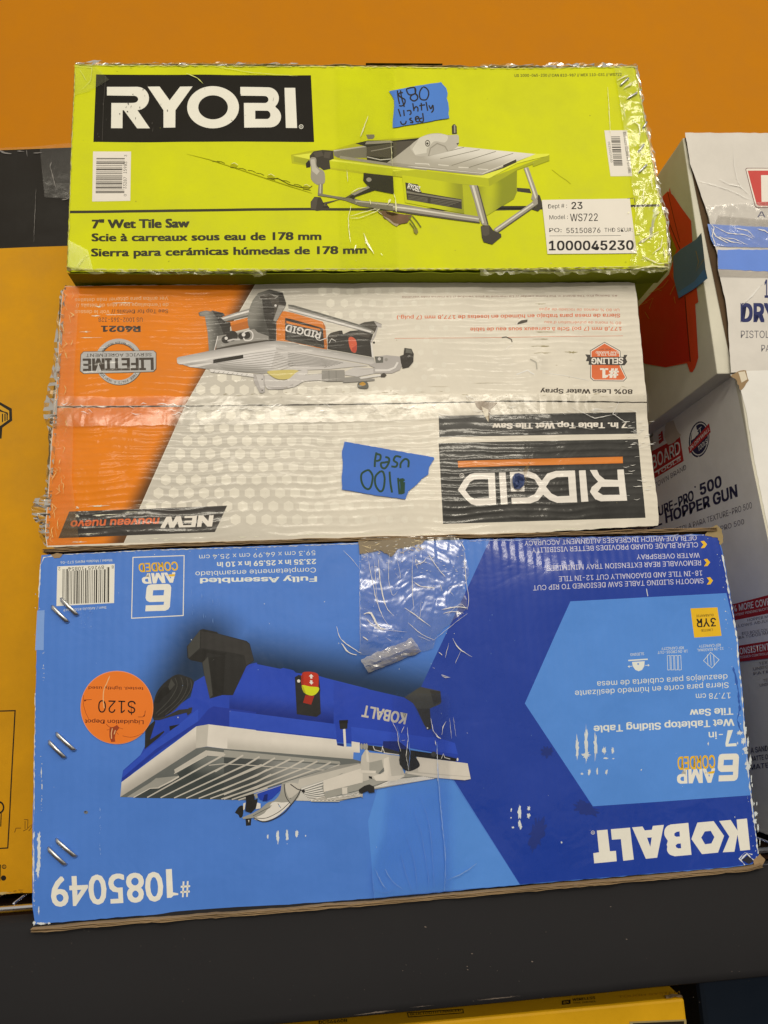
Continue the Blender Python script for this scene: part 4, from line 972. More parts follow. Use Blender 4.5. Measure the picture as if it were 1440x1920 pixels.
bd.poly(WM, z((1151, 520), (1150, 433), (1232, 382), (1322, 433), (1328, 520), (1360, 588), (1343, 606), (1170, 604), (1152, 588)))
bd.poly(ORT, z((1156, 520), (1155, 436), (1232, 388), (1317, 436), (1322, 520), (1354, 586), (1340, 601), (1173, 600), (1157, 586)))
bd.poly(BK, z((1118, 452), (1150, 455), (1150, 468), (1345, 466), (1345, 455), (1366, 455), (1356, 475), (1366, 495), (1350, 515), (1138, 513), (1140, 492), (1122, 492), (1130, 472)))
bd.text(WM, 'SELLING', z((1340, 472))[0], z((1156, 474))[0], 11, .07); bd.text(WM, '#1', z((1312, 535))[0], z((1210, 535))[0], 17, .09)
bd.text(WM, 'PRO TILE', z((1300, 447))[0], z((1190, 448))[0], 4, .03); bd.text(WM, 'SAW BRAND', z((1318, 434))[0], z((1180, 434))[0], 4, .03); bd.text(NK, 'MORE INFO', z((1270, 418))[0], z((1200, 418))[0], 3, 0)
bd.build()
lf_ = Part('printed_seal', FO, ob, 'grey lifetime service seal'); z = Z(140, 540, 6.545)
SGY, SGD = pm((168, 162, 148), 'rib_h', .3, .5, coat=.4), pm((90, 72, 44), 'rib_h', .4, .4)
cc = z((540, 902))[0]
lf_.ell(SGD, (cc[0]+.8, cc[1]+1), 45, 43.5, hole=.78, n=48, lay=None); lf_.ell(SGY, cc, 44.6, 43, hole=.80, n=48)
lf_.poly(SGD, z((108, 778), (965, 762), (1003, 790), (1003, 995), (970, 1030), (108, 1055), (62, 1020), (72, 815)))
lf_.poly(SGY, z((112, 784), (965, 768), (994, 796), (994, 985), (962, 1022), (112, 1048), (70, 1014), (80, 820)))
lf_.text(NK, 'LIFETIME', z((958, 858))[0], z((108, 872))[0], 21.5, .085)
lf_.text(NK, 'SERVICE AGREEMENT', z((942, 796))[0], z((140, 808))[0], 6, .01)
def arc_text(part, m_, txt, c, r, a0, a1, h, bold=0):
    n = len(txt)
    for i, ch in enumerate(txt):
        if ch == ' ': continue
        t = math.radians(a0+(a1-a0)*(i+.5)/n); w = abs(math.radians(a1-a0)*r/n)*.42
        ux, uy = math.cos(t), math.sin(t); tx_, ty_ = (-uy, ux) if a1 > a0 else (uy, -ux)
        q = (c[0]+ux*r, c[1]+uy*r); part.text(m_, ch, (q[0]-tx_*w, q[1]-ty_*w), (q[0]+tx_*w, q[1]+ty_*w), h, bold)
arc_text(lf_, NK, 'REGISTRATION REQUIRED', cc, 37.2, -35, -150, 4.2, .01)
def arc_text_up(part, m_, txt, c, r, a0, a1, h):
    """letters standing on a circle with their tops pointing outwards, read by someone on the other side"""
    n = len(txt)
    for i, ch in enumerate(txt):
        if ch == ' ': continue
        t = math.radians(a0+(a1-a0)*(i+.5)/n); w = abs(math.radians(a1-a0)*r/n)*.42; ux, uy = math.cos(t), math.sin(t)
        q = (c[0]+ux*r, c[1]+uy*r); part.text(m_, ch, (q[0]+uy*w, q[1]-ux*w), (q[0]-uy*w, q[1]+ux*w), h, .01)
arc_text_up(lf_, NK, 'FREE PARTS & SERVICE', cc, 37.0, 34, 150, 4.4)
lf_.build()
nw = Part('printed_banner', FO, ob, 'slanted black banner'); z = Z(60, 510, 2.4)
BKO = pm((44, 38, 32), 'rib_h', .34, .5, coat=.5, grime=.3)
nw.poly(BKO, z((168, 1078), (878, 1051), (823, 1170), (119, 1198)))
nw.text(WM, 'NEW', z((812, 1096))[0], z((590, 1103))[0], 19.5, .085, shear=.18); nw.text(ORT, 'nouveau nuevo', z((572, 1106))[0], z((178, 1120))[0], 14, .055, shear=.2)
nw.build()
rp_ = Part('printed_logo', FO, ob, 'black panels with the brand name upside down')
z = Z(640, 510, 2.3226); BKR = pm((42, 40, 35), 'rib_h', .30, .5, coat=.45, grime=.25)
rp_.poly(BKR, z((424, 626), (1283, 610), (1287, 704), (427, 719))); rp_.poly(BKR, z((424, 745), (1292, 728), (1325, 1070), (443, 1097)))
rp_.text(WM, '7 in. Table Top Wet Tile Saw', z((1243, 656))[0], z((660, 660))[0], 9.8, .075)
z = Z(820, 820, 3.789); IVR = pm((220, 208, 184), 'rib_h', .36, .5, coat=.4)
rp_.poly(pm((206, 116, 34), 'rib_h', .36, .5, coat=.35), z((145, 168), (1316, 138), (1318, 184), (148, 214)))
rp_.poly(IVR, z((268, 253), (408, 252), (418, 478), (275, 484), (240, 475), (195, 435), (145, 374), (190, 300), (230, 262)), [z((205, 300+5), (250, 300), (360, 297), (368, 432), (262, 438), (232, 420), (197, 376))[0:0] or z((262, 300), (360, 297), (367, 433), (262, 437), (232, 420), (198, 376), (232, 318))])
rp_.poly(IVR, z((437, 251), (484, 250), (499, 476), (451, 478)))
rp_.poly(IVR, z((514, 246), (650, 243), (700, 262), (742, 308), (780, 258), (840, 240), (976, 236), (993, 462), (850, 466), (795, 445), (750, 408), (715, 450), (660, 470), (528, 474), (525, 430), (640, 428), (690, 405), (722, 352), (690, 300), (640, 282), (560, 284), (562, 335), (618, 345), (618, 385), (522, 386)),
    [z((845, 284), (928, 281), (938, 416), (852, 420), (810, 400), (770, 352), (800, 305))])
rp_.poly(IVR, z((1005, 236), (1052, 234), (1072, 456), (1022, 459)))
rp_.poly(IVR, z((1083, 233), (1134, 232), (1150, 268), (1190, 300), (1283, 303), (1278, 230), (1324, 228), (1348, 450), (1160, 455), (1120, 440), (1084, 388), (1095, 355), (1142, 316), (1110, 280)),
    [z((1165, 352), (1290, 350), (1296, 408), (1175, 410), (1138, 388))])
rp_.ell(IVR, z((174, 272))[0], 4.2, hole=.8, n=16); rp_.text(IVR, 'R', z((181, 266))[0], z((168, 266))[0], 3.4, .01)
rp_.build()
# ---- printed picture of the orange saw
pc = Part('printed_picture', FO, ob)
def Q(*c): return pm(c, 'rib_h', .38, .35, coat=.2, grime=.16)
a = Z(320, 530, 6); b = Z(550, 530, 6)
def GQ(c1, c2, seg, r): return pm(c1, 'rib_h', .38, .35, coat=.2, grime=.12, grad=(c2, ((tuple(FO.hit(*seg[0])), tuple(FO.hit(*seg[1]))),), 0, r))
d1, d2, d3, s1, s2, s3, s4 = Q(92, 88, 74), Q(66, 58, 46), Q(40, 34, 26), Q(140, 132, 116), Q(168, 158, 142), Q(190, 180, 162), Q(210, 200, 180); o1, o2 = Q(204, 112, 26), Q(176, 96, 24)
hl = Q(150, 120, 80)
pc.poly(s1, a((550, 395), (890, 285), (890, 375), (620, 435), (570, 425))); pc.poly(s4, a((570, 400), (880, 308), (880, 330), (590, 412))); pc.poly(d1, a((600, 432), (880, 362), (885, 378), (615, 440)))
pc.poly(s1, b((-60, 245), (0, 250), (900, 520), (900, 575), (820, 560), (0, 335), (-50, 320))); pc.poly(s4, b((-60, 290), (0, 300), (880, 545), (870, 562), (0, 325), (-50, 310))); pc.poly(d1, b((-60, 245), (0, 252), (900, 520), (895, 535), (0, 275), (-50, 262)))
pc.poly(o2, a((670, 440), (870, 390), (880, 510), (690, 555))); pc.poly(o1, a((670, 440), (860, 395), (862, 430), (680, 480)))
pc.poly(o1, b((-190, 330), (-100, 320), (0, 340), (330, 440), (360, 490), (382, 700), (375, 755), (-30, 665), (-190, 650)))
pc.poly(o2, b((330, 440), (360, 490), (382, 700), (378, 752), (350, 745), (340, 500)))
pc.poly(d3, b((-92, 395), (0, 415), (310, 505), (335, 520), (350, 742), (-20, 665), (-92, 645)))
pc.poly(o1, b((-78, 430), (0, 450), (300, 520), (302, 540), (0, 475), (-78, 455)))
pc.text(s4, 'RIDGID', b((312, 555))[0], b((-75, 470))[0], 12.5, .05, h1=13)
for i in range(4): pc.stroke(d1, b((-70, 615+i*11), (0, 632+i*11), (330, 700+i*10)), .7)
# left dark foot
pc.poly(GQ((70, 66, 56), (128, 122, 106), a((400, 320), (420, 770)), .012), a((312, 340), (330, 325), (400, 312), (450, 322), (470, 312), (590, 340), (610, 365), (560, 395), (620, 440), (665, 440), (665, 560), (600, 600), (530, 600), (520, 620), (495, 770), (430, 775), (415, 560), (395, 440), (385, 380), (325, 375)))
pc.poly(d3, a((470, 320), (585, 345), (606, 368), (555, 395), (620, 440), (668, 440), (668, 560), (600, 600), (575, 520), (520, 400))); pc.poly(s1, a((325, 340), (400, 325), (440, 345), (395, 360), (330, 360)))
# middle foot
pc.poly(GQ((66, 62, 52), (124, 118, 102), a((880, 420), (1000, 110)), .016), a((890, 275), (920, 200), (985, 115), (1110, 75), (1260, 110), (1285, 185), (1300, 240), (1290, 270), (1190, 440), (1180, 655), (1110, 660), (970, 680), (900, 560), (870, 470), (865, 400)))
pc.poly(d2, a((1030, 180), (1215, 180), (1290, 250), (1190, 430), (1185, 650), (1110, 655), (1110, 560), (1050, 370), (1035, 260))); pc.poly(d3, a((1030, 185), (1110, 190), (1170, 300), (1155, 420), (1180, 480), (1185, 655), (1112, 655), (1108, 570), (1050, 370)))
pc.poly(s1, a((985, 150), (1110, 120), (1212, 150), (1180, 180), (1000, 185))); pc.poly(d2, a((1000, 155), (1105, 130), (1190, 155), (1170, 175), (1010, 178)))
pc.poly(s1, a((1215, 250), (1290, 262), (1190, 435), (1155, 425), (1170, 380))); pc.ell(s4, a((1180, 257))[0], 2.2); pc.poly(d3, a((1215, 110), (1260, 112), (1300, 230), (1290, 255), (1220, 230)))
# cord wrap
pc.poly(s1, a((520, 600), (760, 560), (880, 530), (940, 520), (980, 560), (1100, 600), (1105, 650), (970, 680), (700, 725), (510, 760)))
pc.poly(d2, a((690, 700), (900, 665), (1100, 640), (1105, 655), (700, 735), (500, 768), (510, 740)))
for c_, r in (((690, 600), 11), ((620, 640), 8), ((850, 590), 8), ((800, 600), 7)): pc.ell(d3, a(c_)[0], r, r*.9)
for c_, r in (((625, 625), 3), ((820, 585), 3.5)): pc.ell(s4, a(c_)[0], r)
pc.stroke(s4, smooth(a((820, 560), (890, 540), (925, 580), (910, 640), (840, 650), (820, 620)), 4, False), 2.2); pc.stroke(s4, a((530, 600), (490, 768)), 1.6); pc.stroke(s3, a((640, 655), (700, 640), (780, 640)), 3)
# right black motor end
pc.poly(d3, b((385, 600), (420, 565), (520, 540), (550, 540), (560, 580), (640, 545), (740, 535), (900, 575), (870, 660), (885, 835), (385, 748))); pc.poly(d2, b((385, 610), (430, 565), (520, 555), (500, 600), (440, 640), (400, 640)))
pc.poly(d2, b((600, 590), (740, 545), (870, 580), (850, 620), (700, 590), (620, 620)))
pc.poly(Q(204, 84, 48), smooth(b((622, 625), (655, 610), (700, 640), (715, 700), (705, 780), (665, 780), (640, 740), (625, 690)), 4)); pc.poly(Q(176, 60, 36), b((660, 735), (715, 700), (705, 782), (660, 780)))
pc.poly(d2, b((740, 470), (800, 445), (910, 430), (995, 465), (990, 500), (950, 500), (900, 580), (905, 545), (870, 520), (820, 500)))
pc.poly(s2, b((905, 432), (995, 468), (990, 505), (955, 500), (925, 600), (880, 680), (868, 660), (905, 590), (945, 490)));  pc.poly(s4, b((868, 670), (885, 680), (905, 840), (885, 838))); pc.ell(d3, b((907, 672))[0], 2)
pc.stroke(s4, b((240, 600), (270, 640), (300, 650), (380, 620)), 1.2); pc.stroke(s4, b((400, 680), (430, 630), (480, 660)), .9)
# table
pc.poly(GQ((140, 132, 118), (196, 186, 168), a((75, 905), (1180, 740)), .011), a((68, 850), (90, 835), (420, 770), (1080, 660), (1180, 655), (1440, 690), (1440, 760), (1180, 740), (100, 920), (75, 905)))
pc.poly(GQ((130, 124, 110), (190, 180, 162), b((-200, 735), (880, 925)), .012), b((-200, 655), (0, 688), (905, 845), (920, 905), (880, 925), (0, 770), (-200, 735)))
pc.poly(s4, a((75, 905), (480, 840), (1130, 735), (1180, 725), (1190, 745), (480, 860), (120, 920))); pc.poly(s3, b((-200, 720), (0, 752), (900, 905), (910, 918), (0, 778), (-190, 742)))
pc.poly(GQ((204, 194, 176), (150, 142, 126), a((220, 950), (1040, 1025)), .014), a((120, 915), (480, 862), (1180, 745), (1440, 800), (1500, 930), (1400, 960), (1040, 1025), (480, 980), (220, 950)))
pc.poly(s3, b((-190, 745), (0, 778), (850, 935), (700, 945), (400, 975), (0, 990), (-260, 980)))
for i in range(9): pc.stroke(s1, a((470+i*20, 880+i*15), (900+i*40, 800+i*24), (1180+i*28, 765+i*20)), .8)
for i in range(8): pc.stroke(s1, b((-60, 790+i*20), (300+i*10, 850+i*14), (560-i*30, 905+i*8)), .8)
pc.poly(d3, a((480, 868), (815, 812), (818, 852), (480, 908))); pc.poly(s4, a((185, 935), (440, 900), (480, 910), (300, 950), (220, 950)))
pc.poly(s4, a((440, 975), (560, 985), (930, 1030), (940, 1065), (700, 1035), (450, 1008))); 
for i in range(8): pc.stroke(s1, a((500+i*52, 992+i*6), (480+i*52, 1012+i*5)), .9)
pc.poly(s2, a((930, 1030), (1040, 1030), (1065, 1060), (1060, 1230), (1035, 1245), (1000, 1240), (940, 1120))); pc.poly(s3, a((960, 1040), (1040, 1045), (1050, 1200), (1010, 1190)))
for c_ in ((1030, 1090), (1030, 1215)): pc.ell(d2, a(c_)[0], 1.2)
pc.poly(Q(196, 176, 96), smooth(a((1090, 1000), (1250, 985), (1400, 985), (1440, 1010), (1350, 1080), (1220, 1090), (1130, 1050)), 4))
pc.poly(s3, smooth(a((1060, 1060), (1110, 1050), (1200, 1100), (1320, 1090), (1420, 1010), (1520, 980), (1540, 1020), (1470, 1110), (1330, 1180), (1190, 1200), (1080, 1190)), 4))
pc.poly(s2, smooth(a((1080, 1170), (1200, 1175), (1330, 1160), (1440, 1110), (1500, 1060), (1490, 1100), (1400, 1170), (1200, 1205)), 3))
# arm at the right
pc.poly(s3, b((0, 1130), (60, 1050), (120, 1045), (320, 1030), (320, 1100), (120, 1110), (20, 1170), (0, 1180))); pc.stroke(s1, b((130, 1040), (320, 1028)), 1)
pc.poly(s1, b((320, 990), (575, 985), (578, 1110), (400, 1115), (322, 1105))); 
for x in (400, 480): pc.stroke(d1, b((x, 992), (x+2, 1110)), .8)
pc.poly(s3, b((580, 1000), (700, 950), (920, 965), (930, 1020), (720, 1060), (580, 1040))); pc.poly(s1, b((560, 1070), (720, 1060), (915, 1085), (915, 1105), (560, 1128)))
pc.poly(s2, b((700, 985), (930, 968), (1080, 1000), (1180, 930), (1200, 830), (1050, 815), (930, 830), (920, 900), (850, 930), (920, 960)))
pc.poly(s2, b((900, 960), (1050, 960), (1120, 930), (1150, 870), (1200, 830), (1240, 900), (1200, 980), (1110, 1020), (900, 1020)));  pc.poly(s4, b((920, 975), (1060, 975), (1130, 950), (1165, 890), (1185, 900), (1150, 960), (1080, 995), (920, 1000)))
pc.poly(d1, b((915, 830), (1010, 835), (1010, 900), (930, 905))); pc.ell(s3, b((968, 858))[0], 3); pc.ell(s1, b((1045, 865))[0], 3)
pc.poly(d3, b((1200, 825), (1240, 810), (1250, 735), (1330, 745), (1355, 800), (1350, 890), (1300, 950), (1230, 965), (1210, 900))); pc.poly(d1, b((1265, 745), (1325, 752), (1340, 800), (1300, 790), (1262, 790)))
pc.poly(d2, b((975, 1040), (1020, 1015), (1050, 1040), (1030, 1065), (985, 1065))); pc.poly(s4, b((740, 1070), (980, 1035), (985, 1055), (760, 1085)))
pc.poly(d1, smooth(b((720, 1150), (750, 1115), (820, 1115), (845, 1160), (830, 1195), (740, 1190)), 4)); pc.poly(Q(180, 130, 40), smooth(b((740, 1145), (780, 1120), (815, 1145), (780, 1165)), 4))
pc.build()
# ---- tapes, dirt, damage
gr = Part('dirt_marks', FO, ob, extra=.00015); z = Z(740, 520, 3.13); dt = pm((150, 134, 88), 'rib_h', .6, .3); dt2 = pm((178, 164, 130), 'rib_h', .6, .3)
for x, y, w, h in ((855, 156, 80, 8), (880, 320, 150, 8), (860, 362, 130, 7), (860, 404, 150, 10), (870, 445, 150, 9), (1040, 440, 100, 22), (1035, 486, 40, 4), (560, 620, 300, 5), (250, 640, 180, 4), (160, 672, 60, 5), (950, 516, 20, 5)):
    gr.scuff(dt if h > 6 else dt2, *z((x, y))[0], w/3.13, h/3.13*.8, x, 0, 26, .85)
for i in range(26):
    rnd = random.Random(i); gr.scuff(dt, rnd.uniform(330, 1200), rnd.uniform(725, 745), rnd.uniform(2, 22), rnd.uniform(.6, 1.6), i, rnd.uniform(-.2, .2), 12, .8)
for i in range(18):
    rnd = random.Random(i+90); gr.scuff(dt, rnd.uniform(110, 1200), rnd.uniform(550, 1000), rnd.uniform(1, 3), rnd.uniform(.6, 1.4), i, rnd.uniform(-1, 1), 8, .6)
ww = pm((226, 212, 176), 'rib_h', .4, .4)
for x, y, w, h in ((184, 575, 20, 4), (232, 568, 60, 2.5), (215, 590, 70, 2.5), (180, 592, 20, 3), (160, 622, 25, 3), (170, 633, 50, 2)): gr.scuff(ww, x, y, w, h, x, -.02, 30, .85)
a = Z(60, 510, 2.4)
for x, y, w, h in ((300, 1052, 110, 9), (205, 1060, 20, 16), (205, 1098, 26, 20), (340, 1092, 180, 5), (440, 1080, 90, 4), (520, 1045, 180, 5), (250, 1178, 160, 3), (210, 1215, 90, 8), (330, 1148, 200, 2), (300, 1095, 60, 10)):
    gr.scuff(ww, *a((x, y))[0], w/2.4, h/2.4, x, -.04, 34, .9)
for i in range(16):
    rnd = random.Random(i+40); x = rnd.uniform(230, 1150); gr.scuff(ww, x, 1013-(x-230)*.022+rnd.uniform(-4, 2), rnd.uniform(14, 60), rnd.uniform(1.2, 3), i, -.02, 24, .8)
gr.build()
dmo = Part('punctures', FO, ob, extra=.0002); z = Z(740, 520, 3.13); dkk = pm((74, 66, 52)); 
dmo.poly(dkk, z((718, 268), (745, 252), (780, 248), (778, 262), (740, 272), (722, 275))); dmo.stroke(dkk, z((630, 352), (655, 348), (685, 362), (690, 378)), 1.6); dmo.stroke(WM, z((650, 425), (670, 405), (692, 398)), 2); dmo.stroke(WM, z((715, 275), (722, 262)), 2)
dmo.stroke(pm((170, 160, 136)), z((795, 480), (830, 500), (835, 540)), 2.5); dmo.stroke(CREASE, z((715, 570), (780, 545), (800, 560), (820, 570)), 2); dmo.stroke(CREASE, z((870, 560), (990, 575), (1140, 605)), .8)
dmo.poly(pm((120, 96, 66)), chain(Z(640, 510, 2.3226)((580, 560), (680, 570), (650, 600), (640, 650), (615, 610), (590, 590)), 4, .8, 2)); dmo.poly(pm((200, 184, 150)), Z(640, 510, 2.3226)((610, 585), (640, 600), (640, 655), (622, 625)))
dmo.build()
ch = mesh_obj('tape_scrap', *(lambda rnd: ([FO.hit(956+math.cos(t*.7)*r*12+14, 903+math.sin(t*.7)*r*16)+Vector((0, -.001-.006*rnd.random(), 0)) for r in (.15, .6, 1) for t in range(9)]+[FO.hit(969, 903)+Vector((0, -.008, 0))],
    [(k*9+i, k*9+(i+1) % 9, k*9+9+(i+1) % 9, k*9+9+i) for k in range(2) for i in range(9)]+[(27, (i+1) % 9, i) for i in range(9)]))(random.Random(3)), pm((66, 76, 104), 'plain', .25, .6, coat=.8), ob, 'crumpled scrap of blue-grey tape')
mesh_obj('tape_scrap', [FO.hit(978, 884)+Vector((0, -.006, 0)), FO.hit(990, 868)+Vector((0, -.012, 0)), FO.hit(982, 900)+Vector((0, -.006, 0)), FO.hit(988, 912)+Vector((0, -.004, 0))], [(0, 1, 2), (0, 2, 3)], FILMB, ob)
px_ = Part('price_tape', FO, ob, 'torn strip of blue tape with a handwritten price of 100 dollars, upside down', extra=.0012); z = Z(630, 820, 7.579)
BT2 = pm((70, 108, 172), 'plain', .55, .35, grime=.14); GRN = pm((40, 66, 46), 'plain', .5, .3)
px_.poly(BT2, chain(z((120, 65), (700, 165), (1385, 285), (1395, 310), (1320, 430), (1310, 530), (1220, 590), (1160, 660), (1030, 770), (1000, 840), (985, 885), (600, 835), (300, 780), (85, 745), (80, 600), (95, 400), (85, 200)), 6, .5, 7))
for q in ([(575, 215), (555, 320), (550, 425)], [(575, 240), (630, 255), (625, 320), (570, 340)], [(700, 280), (750, 300), (750, 360), (700, 440), (650, 430), (640, 370), (690, 360), (740, 350)], [(925, 285), (850, 270), (820, 330), (870, 370), (850, 420), (785, 415)], [(1025, 430), (1030, 340), (980, 310), (920, 370), (915, 440)],
          [(440, 470), (365, 520), (360, 620), (400, 710), (460, 740), (500, 690), (520, 560), (480, 480), (440, 468)], [(630, 485), (560, 560), (560, 680), (620, 770), (670, 740), (690, 600), (670, 500), (630, 485)], [(760, 490), (770, 640), (795, 790)],
          [(880, 580), (890, 700), (900, 815)], [(915, 590), (925, 700), (925, 815)], [(945, 585), (945, 700), (945, 810)], [(975, 610), (880, 620)], [(965, 640), (960, 800)]):
    px_.stroke(GRN, smooth(z(*q), 4, False), 3.9)
px_.build()
tape(FO, ob, film('seam_tape', .02, (214, 202, 176), .18, .06, .3), chain([(104, 745), (600, 742), (1214, 738), (1217, 772), (700, 790), (400, 797), (102, 800)], 14, 1.5, 4), .0009)
tape(FO, ob, film('edge_tape', .08, (222, 164, 80), .3, .03, .2), [(122, 540), (150, 540), (140, 700), (136, 900), (150, 1020), (90, 1022), (90, 931), (98, 807), (108, 687), (114, 590)], .0009)
cr_ = Part('tape_creases', FO, ob, extra=.0012); z = Z(640, 510, 2.3226)
rnd = random.Random(31)
for i in range(60):
    x = rnd.uniform(110, 1205); y = rnd.uniform(757, 778)-(x-600)*.002; l = rnd.uniform(5, 26)
    cr_.crease(CREASE, [(x, y), (x+l*.4, y+rnd.uniform(-3, 4)), (x+l, y+rnd.uniform(-5, 6))], rnd.uniform(.5, 1.6))
for pts, w in (([(780, 660), (960, 665), (1100, 690)], .8), ([(560, 560), (540, 540), (600, 560)], 1), ([(1000, 590), (1100, 640), (1200, 620)], 1), ([(1210, 560), (1180, 620), (1240, 660)], 1)): cr_.crease(CREASE, z(*pts), w)
ribm = pm((238, 228, 200), 'rib_h', .15, .8, coat=.8)
for i in range(46):
    x = rnd.uniform(1172, 1222); y = rnd.choice([rnd.uniform(800, 960), rnd.uniform(790, 840)]); l = rnd.uniform(5, 16); cr_.crease(ribm, [(x-l/2, y), (x, y+rnd.uniform(-1.5, 1.5)), (x+l/2, y-1)], rnd.uniform(.5, 1.3))
for i in range(40):
    y = rnd.uniform(545, 1010); x = (120-(y-545)*.06)+rnd.uniform(-2, 22); cr_.crease(pm((232, 180, 100), 'plain', .2, .7, coat=.7), [(x, y), (x+rnd.uniform(-4, 8), y+rnd.uniform(2, 8)), (x+rnd.uniform(-4, 4), y+rnd.uniform(8, 22))], rnd.uniform(.4, 1.3))
cr_.build()
# crumpled tape standing off the left edge
ol = [(122, 535), (112, 545), (108, 570), (104, 600), (100, 640), (97, 680), (90, 715), (82, 745), (79, 775), (83, 790), (89, 812), (88, 845), (85, 880), (82, 905), (80, 925), (66, 930), (58, 945), (57, 960), (62, 975), (70, 982), (70, 1000), (82, 1024)]
vs, fs = [], []; rnd = random.Random(8)
dense = smooth(ol, 4, False)
for i, (x, y) in enumerate(dense):
    inx = 124-(y-545)*.068
    for k in range(4):
        t = k/3; w = FO.hit(x+(inx-x)*t, y); vs.append(w+Vector((0, .004*(1-t)+rnd.uniform(-.0022, .0022)-.0015*t, 0)))
for i in range(len(dense)-1):
    for k in range(3): q = i*4+k; fs.append((q, q+1, q+5, q+4))
mesh_obj('crumpled_edge_tape', vs, fs, FILMB, ob, 'crumpled translucent tape along the left edge')
brn = [(116, 545), (110, 600), (106, 680), (98, 740), (92, 800), (90, 850), (87, 920), (84, 990), (86, 1020)]
vs, fs = [], []
for i, (x, y) in enumerate(smooth(brn, 5, False)):
    for k in range(2): vs.append(FO.hit(x-2+k*6+rnd.uniform(-1.5, 1.5), y)+Vector((0, .0035+.001*k, 0)))
for i in range(len(vs)//2-1): q = i*2; fs.append((q, q+1, q+3, q+2))
mesh_obj('worn_board_edge', vs, fs, pm((112, 92, 56), 'plain', .8, .2, grime=.4), ob)
DEF_FONT = 'inter'
# ================================================================== big blue box, bottom of the stack
kb = thing('cardboard_box', 'large blue tile saw box with an orange round price sticker, lowest of the stack', 'box')
def HK(u, v):
    h = .0014*nz2(u, v, 5, 21)+.0006*nz2(u, v, 18, 7)
    h += .0030*math.exp(-((u-.56)**2/.010+(v-.285)**2/.0016))       # swollen upper part near the tape
    h += -.0014*math.exp(-((u-.655)**2/.0002+(v-.17)**2/.004))      # crushed right edge
    h -= 1.0*max(0, v-.262)**2*math.exp(-(u-.54)**2/.014)                # top edge bent back
    return h
FK = Face('y', 0, HK, .008)
LB, DB = (72, 116, 180), (28, 57, 136)
hs = [(tuple(FK.hit(470, 1262)), tuple(FK.hit(800, 1322))), (tuple(FK.hit(385, 1215)), tuple(FK.hit(340, 1300)))]
def kp(rgb, rough=.40, coat=.12, grime=.07, **k): return pm(rgb, 'rib_v', rough, .45, coat=coat, grime=grime, **k)
lbm = kp(LB, grad=((22, 44, 66), tuple(hs), .006, .055)); lb2 = kp((80, 130, 196)); dbm = kp(DB, .30, .45)
OUTK = [(78, 1041), (300, 1030), (480, 1024), (700, 1016), (980, 1009), (1200, 1004), (1340, 1001), (1348, 1008), (1356, 1040), (1372, 1130), (1384, 1200), (1386, 1240), (1392, 1290), (1398, 1370), (1405, 1450), (1415, 1540), (1423, 1608), (1410, 1620), (1370, 1626),
        (975, 1659), (702, 1684), (480, 1701), (250, 1718), (66, 1733), (61, 1700), (61, 1560), (64, 1400), (66, 1300), (70, 1180), (73, 1120), (74, 1075)]
carton('box_body', kp((52, 92, 160)), kb, wpx(FK, [(79, 1040), (1345, 1004), (1422, 1616), (63, 1731)]), .50, .0022)
p = Part('front_panel', FK, kb); p.poly(lbm, chain(OUTK, 10, .7, 41)); p.build()
pr = Part('printed_blue_shapes', FK, kb, 'dark blue chevron and lighter blue hexagon')
pr.poly(dbm, [(919, 1011), (1200, 1004.5), (1339, 1001.5), (1347, 1008), (1355, 1040), (1371, 1130), (1383, 1200), (1391, 1290), (1397, 1370), (1404, 1450), (1414, 1540), (1422, 1608), (1410, 1619), (1370, 1625), (975, 1658.5), (769, 1332)])
pr.poly(lb2, [(1068, 1128), (1362, 1112), (1383, 1200), (1391, 1290), (1397, 1370), (1404, 1450), (1409, 1491), (1112, 1512), (984, 1319)])
pr.poly(lb2, [(769, 1340), (974, 1658.5), (840, 1669), (702, 1683), (690, 1540), (720, 1440)])
pr.build()
KW = kp((226, 212, 186)); KY = kp((236, 172, 30)); KT = kp((214, 214, 210))
lg = Part('printed_logo', FK, kb)
z = Z(1100, 1520, 4.2353)
lg.poly(KW, z((1190, 70), (1272, 62), (1297, 310), (1218, 318), (1196, 190), (1172, 325), (1080, 330), (1132, 205), (1052, 82), (1142, 73), (1197, 158)))
lg.poly(KW, z((880, 95), (1008, 83), (1090, 200), (1042, 332), (915, 345), (832, 225)), [z((938, 165), (985, 160), (1014, 210), (990, 260), (940, 267), (910, 215))])
lg.poly(KW, z(*([(665, 110), (808, 97), (832, 350), (700, 362)]+arc(690, 305, 52, 52, 100, 200)+[(636, 270), (645, 240)]+arc(668, 175, 52, 62, 140, 262))),
        [z((738, 165), (715, 168), (697, 180), (697, 198), (712, 208), (741, 205)), z((748, 260), (722, 262), (706, 276), (712, 292), (728, 300), (750, 298))])
lg.poly(KW, z((362, 133), (444, 126), (462, 157), (518, 152), (526, 121), (613, 113), (560, 373), (470, 382)), [z((480, 215), (517, 213), (506, 288))])
lg.poly(KW, z((193, 148), (345, 135), (374, 388), (290, 398), (272, 226), (201, 231)))
lg.poly(KW, z((82, 158), (166, 151), (184, 322), (232, 319), (238, 401), (60, 418), (52, 338), (98, 330)))
lg.ell(KW, z((50, 174))[0], 3.6, hole=.78, n=16); lg.text(KW, 'R', z((55, 168))[0], z((44, 168))[0], 3, .01)
lg.build()
T = Part('printed_text', FK, kb)
z = Z(40, 1360, 2.88)
T.text(KW, '085049', z((758, 794))[0], z((160, 822))[0], 53, .03, font='b', h1=54); T.poly(KW, z((780, 778), (812, 776), (818, 903), (846, 908), (847, 917), (822, 920), (808, 932), (786, 933))); T.text(KW, '#', z((908, 842))[0], z((855, 846))[0], 29, .02)
z = Z(480, 980, 2.88)
T.text(KT, 'Fully Assembled', z((326, 290))[0], z((-300, 300))[0], 9.5, .06)
T.text(KT, 'Completamente ensamblado', z((323, 242))[0], z((-328, 264))[0], 9, 0)
